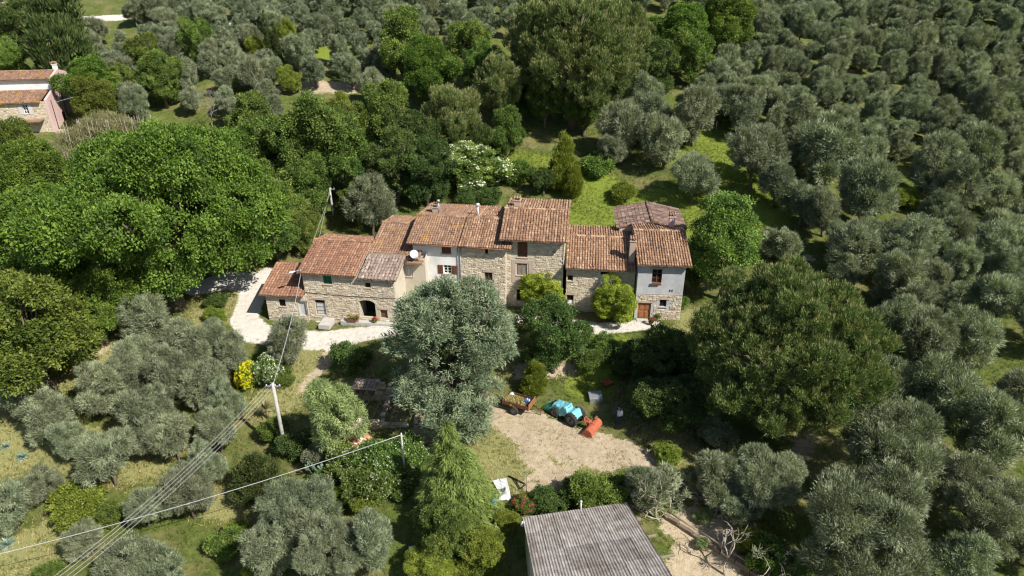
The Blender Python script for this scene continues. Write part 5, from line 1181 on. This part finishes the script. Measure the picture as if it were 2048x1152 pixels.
MB().tube([(-.45, -.3, .4), (-.75, -.3, .35)], .03, 5).tube([(-.45, .3, .4), (-.75, .3, .35)], .03, 5).build('linkage', BLACKIRON, t)
def drape(name, par, mat, x0, x1, half, top, hem, n=34, k=26, seed=0, ruffle=.06):
    """cloth lying over a ridge line top(x), falling to the hem on both sides with folds"""
    rg = np.random.default_rng(seed); vs = []; ph = rg.uniform(0, 6.28, 8)
    for i in range(n + 1):
        s = i / n; x = x0 + (x1 - x0) * s; zt = top(x)
        for j in range(k + 1):
            w = -1 + 2 * j / k; aw = abs(w); y = math.copysign(half * min(1, aw / .55) + .14 * max(0, aw - .55), w)
            z = zt - .06 * (aw / .55) ** 2 if aw < .55 else zt - .06 - (zt - hem(x)) * (aw - .55) / .45
            f = ruffle * (math.sin(x * 9 + ph[0] + 2 * math.sin(w * 3)) * math.sin(w * 5 + ph[1]) + .6 * math.sin(x * 17 + ph[2] + w * 6)) * (.35 + aw)
            end = min(s, 1 - s); z -= .30 * max(0, .10 - end) / .10
            vs.append((x + f * .4, y + math.copysign(f, w) * .7, z + f * .6))
    fs = [(i * (k + 1) + j, (i + 1) * (k + 1) + j, (i + 1) * (k + 1) + j + 1, i * (k + 1) + j + 1) for i in range(n) for j in range(k)]
    return MB().add(vs, fs, .5, sm=True).build(name, mat, par)
top = lambda x: float(np.interp(x, [-.45, -.2, .05, .25, .5, .62, .8, 1.2, 2.0, 2.3], [.98, 1.12, 1.18, 1.05, .98, 1.32, 1.26, 1.16, 1.06, .9]))
drape('tarpaulin', t, TARP, -.42, 2.1, .40, top, lambda x: .52 + .08 * math.sin(x * 4), seed=2)
NETM = plain('green_net', (.06, .34, .24), (.04, .24, .17), 4, .8)
nt = MB()
for k in range(14): x = 1.95 + k * .055; nt.tube([(x, -.5 - .02 * k, .35 + .03 * math.sin(k * 2.1)), (x + .03, -.2, .86 - .03 * k), (x, .3, .80 - .03 * k), (x + .04, .62, .35)], .009, 4)
for k in range(16): y = -.5 + k * .07; nt.tube([(1.92, y, .95 - abs(y) * .5), (2.3, y + .03, .78 - abs(y) * .4), (2.72, y, .38)], .009, 4)
nt.build('net_cover', NETM, t)
mo = thing('flail_mower', 'orange-red flail mower behind the covered tractor at the shadow edge', 'mower', org - Vector((math.cos(rz), math.sin(rz), 0)) * 1.38 * TS, rz + .15); mo.location.z = Tz(mo.location.x, mo.location.y); mo.scale = (1.12,) * 3
n = 10; prof = [(-.52 + .36 - .36 * math.cos(math.pi * .92 * k / n) - .02, .16 + .40 * math.sin(math.pi * .92 * k / n)) for k in range(n + 1)]
vs = [(x, y, z) for y in (-.78, .78) for x, z in prof]; fs = [(k, k + 1, n + 2 + k, n + 1 + k)[::-1] for k in range(n)]
MB().add(vs, fs, .5, sm=True).build('hood', ORANGEPAINT, mo)
for y in (-.80, .80): MB().add([(x, y + dy, z) for dy in (0, .03) for x, z in [(.22, .05), *prof[::-1], (-.56, .05)]], [tuple(range(13)), tuple(range(25, 12, -1))] + [(i, 13 + i, 13 + (i + 1) % 13, (i + 1) % 13) for i in range(13)]).build('side_plate', ORANGEPAINT, mo)
MB().tube([(-.14, -.72, .22), (-.14, .72, .22)], .10, 10).build('rotor', BLACKIRON, mo)
MB().tube([(.15, -.3, .45), (.42, -.12, .85), (.42, .12, .85), (.15, .3, .45)], .035, 6).tube([(.42, 0, .85), (-.3, 0, .55)], .03, 6).build('hitch_frame', ORANGEPAINT, mo)
MB().bev(-.02, .3, -.16, .16, .5, .7, .03).tube([(.3, 0, .6), (.62, 0, .55)], .045, 8).build('gearbox', ORANGEPAINT, mo); MB().tube([(-.1, -.75, .62), (-.1, -.45, .60)], .11, 10).build('belt_cover', RUST, mo)
a, rz, L = frame_px(1012, 822, 1050, 834); side = Vector((-math.sin(rz), math.cos(rz), 0)); org = a.lerp(gz(1050, 834), .5) + side * .62; org.z = Tz(org.x, org.y)
tr = thing('farm_trailer', 'rusty two-wheeled farm trailer loaded with cuttings in the dirt yard', 'trailer', org, rz); tr.scale = (1.16,) * 3
MB().box(-.95, .95, -.55, .55, .56, .62).build('bed', RUST, tr)
for x0, x1, y0, y1 in ((-.95, .95, -.585, -.553), (-.95, .95, .553, .585), (-.985, -.953, -.585, .585)): MB().box(x0, x1, y0, y1, .57, .86).build('side_board', BROWNWOOD, tr)
MB().box(.953, .985, -.585, .585, .57, 1.02).build('headboard', ORANGEWOOD, tr)
for y in (-.66, .66): wheel(tr, -.05, y, .30, .17, lug=False)
MB().tube([(-.05, -.66, .3), (-.05, .66, .3)], .04, 6).box(-.8, .9, -.3, -.24, .46, .558).box(-.8, .9, .24, .3, .46, .558).build('chassis', RUST, tr)
MB().tube([(.9, -.27, .5), (1.65, 0, .42), (.9, .27, .5)], .035, 6).tube([(1.62, 0, .42), (1.85, 0, .42)], .03, 6).tube([(1.6, 0, .42), (1.6, 0, 0)], .03, 6).build('drawbar', RUST, tr)
rg = np.random.default_rng(3); C = np.stack([rg.uniform(-.8, .35, 120), rg.uniform(-.45, .3, 120), .64 + .12 * rg.random(120)], 1); N = np.tile([0, 0, 1.], (120, 1))
V, F, tt = leaves(rg, C, N, 22, .14, .16, .05, .6, .3, .2, 1.2, True); CUT = leafmat('dry_cuttings', (.12, .10, .03), (.24, .20, .07), (.40, .34, .16), 0, .1, hue=0)
Mt = np.array(tr.matrix_basis); V = (V * 1.16) @ np.array(RZ(rz).to_3x3()).T + np.array(org)
o = link('cuttings_heap', mesh_np('cuttings_heap', V, F, CUT, tt)); tag(o, 'heap of yellowish green cuttings lying in the farm trailer', 'cuttings')
def onto(base, x, y, z): return Vector(base.location) + Matrix.Rotation(base.rotation_euler.z, 3, 'Z') @ Vector((x, y, z)) * base.scale.x
c = thing('plastic_crate', 'blue and white plastic crate in the front corner of the farm trailer', 'crate', onto(tr, .62, .22, .625), rz + .1)
MB().box(-.26, .26, -.2, .2, 0, .03).build('crate_base', BLUEPL, c)
for x0, x1, y0, y1 in ((-.26, .26, -.2, -.18), (-.26, .26, .18, .2), (-.26, -.24, -.178, .178), (.24, .26, -.178, .178)): MB().box(x0, x1, y0, y1, .032, .24).build('crate_side', BLUEPL, c)
for x in (-.12, .05): MB().lathe([(0, 0), (.09, 0), (.09, .2), (.04, .26), (.04, .3), (0, .3)], 10, TR(x, .02 - x * .4, .034)).build('white_bottle', WHITEPL, c)
def sack(name, label, cat, loc, r, h, mat, seed, rz=0, sx=1.0):
    rg = np.random.default_rng(seed); e = thing(name, label, cat, loc, rz); m = MB(); n = 14; prof = [(0, 0), (.85, .02), (1, .25), (.95, .55), (.7, .82), (.3, .97), (0, 1)]; vs = []; fs = []
    for r_, z in prof:
        for k in range(n): w = 2 * math.pi * k / n; q = 1 + rg.normal(0, .07); vs.append((r * r_ * q * math.cos(w) * sx, r * r_ * q * math.sin(w), h * z * (1 + rg.normal(0, .05))))
    for i in range(len(prof) - 1):
        for k in range(n): fs.append((i * n + k, i * n + (k + 1) % n, (i + 1) * n + (k + 1) % n, (i + 1) * n + k))
    m.add(vs, fs, sm=True).build('sack_body', mat, e); MB().tube([(0, 0, h * .96), (.02, .01, h * 1.12)], [r * .12, r * .2], 7).build('tied_neck', mat, e); return e
sack('plastic_sack', 'white plastic sack in the rear corner of the farm trailer', 'sack', onto(tr, -.72, .38, .625), .24, .34, WHITEPL, 2)
# ------------------------------------------------------------------ person with a backpack sprayer, in the shade of the pine
def person(u, v, rz, label):
    p = gz(u, v); e = thing('person', label, 'person', p, rz)
    J = dict(pel=(0, 0, .95), waist=(0, .02, 1.10), chest=(0, .07, 1.32), neck=(0, .10, 1.47), head=(0, .15, 1.60), crown=(0, .17, 1.70),
             hL=(.10, 0, .90), kL=(.11, .06, .50), aL=(.12, -.04, .09), tL=(.13, .14, .03), hR=(-.10, 0, .90), kR=(-.11, .10, .50), aR=(-.12, .10, .09), tR=(-.13, .28, .03),
             sL=(.19, .07, 1.41), eL=(.27, .02, 1.14), wL=(.27, .20, .96), fL=(.26, .29, .93), sR=(-.19, .07, 1.41), eR=(-.27, .02, 1.14), wR=(-.27, .20, .96), fR=(-.26, .29, .93))
    R = dict(pel=.145, waist=.125, chest=.15, neck=.055, head=.095, crown=.07, hL=.095, kL=.062, aL=.045, tL=.04, hR=.095, kR=.062, aR=.045, tR=.04, sL=.07, eL=.048, wL=.032, fL=.04, sR=.07, eR=.048, wR=.032, fR=.04)
    E_ = [('pel', 'waist'), ('waist', 'chest'), ('chest', 'neck'), ('neck', 'head'), ('head', 'crown')] + [x for s in 'LR' for x in (('pel', 'h' + s), ('h' + s, 'k' + s), ('k' + s, 'a' + s), ('a' + s, 't' + s), ('chest', 's' + s), ('s' + s, 'e' + s), ('e' + s, 'w' + s), ('w' + s, 'f' + s))]
    def hand(s, x):
        for k in range(4): J[f'g{k}{s}'] = (J['f' + s][0] + (k - 1.5) * .022, J['f' + s][1] + .05 + (.01 if k in (1, 2) else 0), .90); J[f'i{k}{s}'] = (J['f' + s][0] + (k - 1.5) * .021, J['f' + s][1] + .055, .85); R[f'g{k}{s}'] = .010; R[f'i{k}{s}'] = .009; E_.extend([('f' + s, f'g{k}{s}'), (f'g{k}{s}', f'i{k}{s}')])
        J['th' + s] = (J['f' + s][0] - x * .05, J['f' + s][1] + .03, .90); R['th' + s] = .011; E_.append(('f' + s, 'th' + s))
    hand('L', 1); hand('R', -1)
    ks = list(J); me = bpy.data.meshes.new('body'); me.from_pydata([J[k] for k in ks], [(ks.index(a), ks.index(b)) for a, b in E_], [])
    o = bpy.data.objects.new('body', me); COL.objects.link(o); md = o.modifiers.new('skin', 'SKIN')
    for k, sv in zip(ks, me.skin_vertices[0].data): sv.radius = (R[k], R[k] * (.8 if k in ('pel', 'waist', 'chest') else 1)); sv.use_root = k == 'pel'
    o.modifiers.new('sub', 'SUBSURF').levels = 1; o.modifiers['sub'].render_levels = 1
    dg = bpy.context.evaluated_depsgraph_get(); m2 = bpy.data.meshes.new_from_object(o.evaluated_get(dg)); bpy.data.objects.remove(o)
    m2.name = 'body'; m2.materials.clear(); [m2.materials.append(x) for x in (SKIN, BLUECLOTH, RUBBER)]
    for f in m2.polygons:
        c = f.center; f.use_smooth = True; f.material_index = 2 if c.z < .12 else 1 if (c.z < 1.46 and not (abs(c.x) > .17 and c.y > .20 and c.z < 1.0)) else 0
    link('body', m2, e)
    hd = MB().lathe([(.10, -.02), (.108, .03), (.10, .08), (.06, .115), (0, .125)], 14, TR(0, .155, 1.62) @ RX(-.25)); hd.build('hair', BLACKIRON, e)
    f = MB().tube([(0, .245, 1.60), (0, .275, 1.575)], [.012, .018], 6)
    for sx in (-1, 1): f.lathe([(0, -.02), (.018, 0), (0, .02)], 6, TR(sx * .10, .15, 1.60))
    f.build('nose_and_ears', SKIN, e)
    fe = MB()
    for sx in (-1, 1): fe.lathe([(0, -.012), (.012, 0), (0, .012)], 6, TR(sx * .035, .247, 1.615))
    fe.tube([(-.03, .243, 1.545), (.03, .243, 1.545)], .006, 5).build('eyes_and_mouth', BLACKIRON, e)
    sp = thing('backpack_sprayer', 'white backpack sprayer tank with arched handle on the back of the person in blue', 'sprayer', p + Matrix.Rotation(rz, 3, 'Z') @ Vector((0, -.17, 1.0)), rz)
    MB().bev(-.19, .19, -.12, .08, 0, .48, .05).build('tank', WHITEPL, sp); MB().lathe([(0, 0), (.07, 0), (.07, .04), (0, .05)], 12, TR(.02, -.02, .48)).build('lid', BLACKIRON, sp)
    MB().tube([(-.15, -.05, .44), (-.14, -.05, .58), (0, -.05, .66), (.14, -.05, .58), (.15, -.05, .44)], .014, 6).build('handle', WHITEPL, sp)
    for sx in (-1, 1): MB().tube([(sx * .12, .08, .46), (sx * .13, .20, .50), (sx * .13, .33, .36), (sx * .13, .30, .12), (sx * .14, .09, .05)], .016, 5).build('strap', BLACKIRON, sp)
    MB().box(-.17, .17, -.10, .06, -.12, -.003).build('pump_base', RUBBER, sp)
person(1236, 849, .25, 'person in blue work clothes carrying a white backpack sprayer in the pine shade')
# ------------------------------------------------------------------ things lying in the yard
p = gz(1192, 806); e = thing('storage_box', 'grey low storage box with a flat lid in the shade at the yard edge', 'box', p, .03)
MB().box(-.5, .5, 0, 1.05, -.05, .36).build('box_body', GREYMETAL, e); MB().bev(-.54, .54, -.04, 1.09, .363, .43, .015).build('lid', GREYMETAL, e)
p = gz(1214, 775); e = thing('wheelbarrow', 'red wheelbarrow standing in the shade behind the grey storage box', 'wheelbarrow', p, .55)
MB().add([(-.45, -.3, .58), (.45, -.26, .52), (.45, .26, .52), (-.45, .3, .58), (-.28, -.2, .3), (.2, -.18, .28), (.2, .18, .28), (-.28, .2, .3)], [(4, 5, 6, 7), (0, 1, 5, 4), (1, 2, 6, 5), (2, 3, 7, 6), (3, 0, 4, 7)]).build('tray', ORANGEPAINT, e)
wheel(e, .55, 0, .18, .08, lug=False)
for y in (-.2, .2): MB().tube([(.55, y * .3, .18), (.1, y, .28), (-.9, y * 1.4, .5)], .018, 5).tube([(-.2, y, .3), (-.25, y, .0)], .016, 5).build('frame_tube', BLACKIRON, e)
def sheet(name, label, cat, loc, rz, sx, sy, mat, seed, amp=.12, n=14, lift=.05):
    rg = np.random.default_rng(seed); ph = rg.uniform(0, 6.28, 6); e = []
    for i in range(n + 1):
        for j in range(n + 1):
            x, y = (i / n - .5) * sx, (j / n - .5) * sy; ed = min(i, j, n - i, n - j) / n
            e.append((x + rg.normal(0, .02), y + rg.normal(0, .02), lift + amp * min(1, ed * 4 + .15) * (1.1 + math.sin(x * 5 + ph[0]) * math.sin(y * 4 + ph[1]) + .6 * math.sin(x * 9 + y * 7 + ph[2])) * .6))
    fs = [(i * (n + 1) + j, (i + 1) * (n + 1) + j, (i + 1) * (n + 1) + j + 1, i * (n + 1) + j + 1) for i in range(n) for j in range(n)]
    o = MB().add(e, fs, sm=True).build(name, mat); o.location = loc; o.rotation_euler = (0, 0, rz); return tag(o, label, cat)
sheet('plastic_sheet', 'crumpled white plastic sheet beside the deodar cedar', 'sheet', gz(1006, 994), .2, 1.0, .8, WHITEPL, 3, .42)
for k, (u, v, rz, lab) in enumerate([(999, 980, 1.95, 'white plastic sun lounger next to the deodar cedar branches'), (1010, 978, 1.75, 'white plastic sun lounger beside the first one, nearer the black frame')]):
    p = gz(u, v); e = thing('sun_lounger', lab, 'sun lounger', p, rz, 'white sun loungers')
    for y in (-.2, .2): MB().box(-.75, .75, y - .025, y + .025, .22, .29).build('side_rail', WHITEPL, e)
    for q in range(11): MB().box(-.72 + q * .135, -.62 + q * .135, -.172, .172, .255, .282).build('slat', WHITEPL, e)
    for x in (-.6, .6):
        for y in (-.2, .2): MB().box(x - .03, x + .03, y - .022, y + .022, 0, .218).build('leg', WHITEPL, e)
p = gz(985, 1012); e = thing('barrel', 'bright blue plastic barrel below the white sun loungers', 'barrel', p + Vector((0, 0, 0)), 0)
MB().lathe([(0, 0), (.24, 0), (.27, .06), (.28, .28), (.265, .30), (.28, .32), (.28, .56), (.26, .6), (.26, .62), (0, .62)], 18).build('barrel_body', plain('bright_blue_plastic', (.03, .30, .60), (.02, .24, .5), 3, .4), e)
MB().lathe([(0, 0), (.035, 0), (.035, .03), (0, .03)], 8, TR(.12, 0, .622)).build('bung', WHITEPL, e)
p = gz(1044, 998); e = thing('tree_stump', 'pale sawn tree stump beside the red oleander', 'stump', p)
MB().lathe([(.30, -.1), (.24, .08), (.215, .38), (.205, .40)], 14).build('bark_side', BARK, e); MB().lathe([(.207, .401), (0, .404)], 14).build('cut_face', plain('sawn_wood', (.62, .45, .34), (.52, .36, .26), 8), e)
p = gz(1036, 968); e = thing('iron_frame', 'black iron drawbar frame lying on the grass near the deodar cedar', 'iron frame', p, 0)
def gl(u, v): q = gz(u, v) - p; return (q.x, q.y, q.z + .12)
MB().tube([gl(1017, 954), gl(1050, 970)], .05, 6).build('bar', BLACKIRON, e); MB().tube([gl(1028, 960), gl(1041, 980)], .045, 6).build('bar', BLACKIRON, e); MB().tube([gl(1041, 980), gl(1051, 972)], .045, 6).build('bar', BLACKIRON, e)
p = gz(826, 1098); e = thing('lying_board', 'white rectangular board lying on the grass near the lower edge', 'panel', p, .25); e.rotation_euler = (.25, .05, .25)
MB().bev(-.27, .27, -.16, .16, .06, .12, .01).build('board', WHITEPAINT, e); MB().box(-.2, .2, -.12, .12, -.02, .058).build('batten', WOOD, e)
p = gz(716, 880); e = thing('rubble_heap', 'heap of broken orange tiles and white plaster below the mimosa tree', 'rubble', p)
for k in range(90):
    a = random.uniform(0, 6.28); r = random.random() ** .6 * .95; z = .62 * (1 - r) ** .8; w = random.random() < (.75 if r < .45 else .22)
    m = MB().bev(-.14, .14, -.09, .09, -.02, .03, .012, random.uniform(.85, 1) if w else random.uniform(0, .55)); o = m.build('broken_tile', TILEPINK, e)
    o.location = (r * math.cos(a) * 1.1, r * math.sin(a) * .8, z); o.rotation_euler = (random.gauss(0, .5), random.gauss(0, .5), random.uniform(0, 6.28)); s = random.uniform(.6, 1.4); o.scale = (s, s, s * 1.3)
MB().lathe([(1.1, -.1), (.7, .15), (.35, .42), (0, .52)], 12).build('mound', TILEPINK, e)
tag(sheet('tarpaulin', 'blue tarpaulin showing behind the brown roof of the set-back wing', 'tarpaulin', gz(800, 452) + Vector((0, 0, .6)), .2, 2.6, 2.0, plain('blue_tarp', (.10, .24, .50), (.07, .17, .40), 2, .5), 5, .2))
# ruined building under the blue-green cypress
a, b = gz(716, 800), gz(850, 800); rz = math.atan2((b - a).y, (b - a).x); Lr = (b - a).length; e = thing('ruined_building', 'roofless ruined stone building beneath the big blue-green cypress', 'ruin', a, rz); Dr = -3.4
def ruin_wall(name, x0, y0, x1, y1, h0, h1, seed):
    rg = random.Random(seed); m = MB(); L = math.hypot(x1 - x0, y1 - y0); M0 = TR(x0, y0, 0) @ RZ(math.atan2(y1 - y0, x1 - x0)); z = -.5
    while z < max(h0, h1):
        x = rg.uniform(-.1, 0); hh = rg.uniform(.16, .28)
        while x < L:
            l = rg.uniform(.22, .55); top_ = h0 + (h1 - h0) * x / L + rg.uniform(-.35, .2)
            if z + hh < top_: m.bev(x + .01, x + l - .01, -.2 + rg.uniform(0, .05), .2 - rg.uniform(0, .05), z + .008, z + hh, .025, min(1, max(0, rg.gauss(.5, .25))), M=M0)
            x += l
        z += hh
    return m.build(name, STONE, e, 'stuff')
ruin_wall('stonework', 0, 0, Lr, 0, 1.9, 1.5, 1); ruin_wall('stonework', 0, -.2, 0, Dr, 1.9, .9, 2); ruin_wall('stonework', Lr, -.2, Lr, Dr, 1.5, .8, 3); ruin_wall('stonework', .3, Dr, Lr - .3, Dr, .7, .5, 4); ruin_wall('stonework', Lr * .5, -.2, Lr * .5, Dr + .3, 1.2, .5, 5)
MB().box(0, 2.0, -1.0, .25, 1.93, 2.03, M=RX(.06)).build('roof', TANPL, e)
tiles(e, (0, -1.0, 1.98), (1, 0, 0), (0, math.cos(.06), math.sin(.06)), 2.0, 1.25, TERRAGREY, .26, .35, seed=5)
for k in range(5):
    x = .8 + k * .8; q = MB().tube([(x, -.3 - .3 * random.random(), 1.3), (x - random.uniform(.3, 1.2), Dr * .9, random.uniform(.1, .5))], random.uniform(.04, .07), 6).build('fallen_beam', WOOD, e)
# hoop, steps, planters by the houses
p = Vector(P0) + Vector((1.75, -.62, 0)); p.z = Tz(p.x, p.y); e = thing('metal_hoop', 'big grey metal hoop leaning in front of the stone lean-to', 'hoop', p, -.1)
MB().tube([(.46 * math.cos(2 * math.pi * k / 24), .10 * math.sin(2 * math.pi * k / 24) + .05, .46 + .46 * math.sin(2 * math.pi * k / 24)) for k in range(25)], .07, 8, caps=False).build('ring', GREYMETAL, e); MB().tube([(.5, .02, .55), (.75, .35, .95)], .025, 5).build('prop', WOOD, e)
x, z = ow1(705, 618); p = HC + e1 * x - n1 * .45 + Vector((0, 0, .14)); e = thing('flower_planter', 'brown wooden planter with dry flowers left of the arched entrance', 'planter', p, math.radians(-8))
MB().bev(-.4, .4, -.16, .16, 0, .34, .02).build('box', BROWNWOOD, e); rg = np.random.default_rng(9); C = np.stack([rg.uniform(-.35, .35, 40), rg.uniform(-.1, .1, 40), rg.uniform(.35, .6, 40)], 1)
V, F, tt = leaves(rg, C, np.tile([0, 0, 1.], (40, 1)), 26, .1, .12, .05, .8, .4, .4, .9, True); link('foliage', mesh_np('foliage', V, F, CUT, tt), e)
def pot(loc, label, mat, r=.18, leafm=None, red=False, seed=1):
    e = thing('flower_pot', label, 'flower pot', loc); MB().lathe([(0, 0), (r * .7, 0), (r, r * 1.3), (r * 1.08, r * 1.3), (r * 1.08, r * 1.5), (r * .9, r * 1.5), (r * .85, r * 1.3), (0, r * 1.3)], 12).build('pot', mat, e)
    rg = np.random.default_rng(seed); C = rg.normal(0, r * .6, (26, 3)) + [0, 0, r * 2.4]; V, F, tt = leaves(rg, C, np.tile([0, 0, 1.], (26, 1)), 24, r * .6, .11, .06, .8, .4, .3, .9, True); link('foliage', mesh_np('foliage', V, F, leafm or BROAD, tt), e)
    if red: V, F, tt = leaves(rg, C[:14] + [0, 0, .08], np.tile([0, 0, 1.], (14, 1)), 12, r * .4, .09, .07, .8, .4, .3, .9, True); link('blossom', mesh_np('blossom', V, F, REDFL, tt), e)
x, _ = ow1(716, 618); pot(HC + e1 * x - n1 * .4 + Vector((0, 0, .14)), 'small pot with pinkish red flowers on the left of the arch', TANPL, .14, red=True, seed=2)
x, _ = ow1(751, 616); pot(HC + e1 * x - n1 * .4 + Vector((0, 0, .14)), 'small pot with pinkish red flowers on the right of the arch', TANPL, .14, red=True, seed=3)
pot(gz(1301, 650), 'pot of red flowers beside the orange-brown door of the grey house', RUST, .2, red=True, seed=4); pot(gz(1316, 642), 'round green potted plant between the red pot and the grey house', TANPL, .2, seed=5)
pot(gz(1345, 636), 'potted plant in the shade under the small window of the grey house', TANPL, .2, seed=6)
# low wall with old beams at the lower right
a, b = gz(1330, 1035), gz(1530, 1165); L = (b - a).length + 2; rz = math.atan2((b - a).y, (b - a).x); e = thing('low_wall', 'long low earth-retaining wall topped with old beams beside the bare sand', 'wall', (a.x, a.y, 0), rz)
def lz(x, y): q = Vector((a.x, a.y, 0)) + Matrix.Rotation(rz, 3, 'Z') @ Vector((x, y, 0)); return Tz(q.x, q.y)
n = 9; EARTHST = plain('earthy_stone', (.22, .17, .12), (.12, .09, .065), 3, .95, .4)
for k in range(n):
    x0, x1 = L * k / n + .02, L * (k + 1) / n - .02; z0 = lz((x0 + x1) / 2, 0)
    MB().bev(x0, x1, -.14, .14, -.3 + z0, .30 + z0 + random.uniform(-.05, .05), .03).build('block', EARTHST, e)
for k in range(4):
    x0, x1 = L * k / 4, L * (k + 1) / 4 + .2; MB().tube([(x0, .22 + .05 * (k % 2), lz(x0, 0) + .42), (x1, .26 - .06 * (k % 2), lz(x1, 0) + .40)], .065, 7).build('beam', WOOD, e)
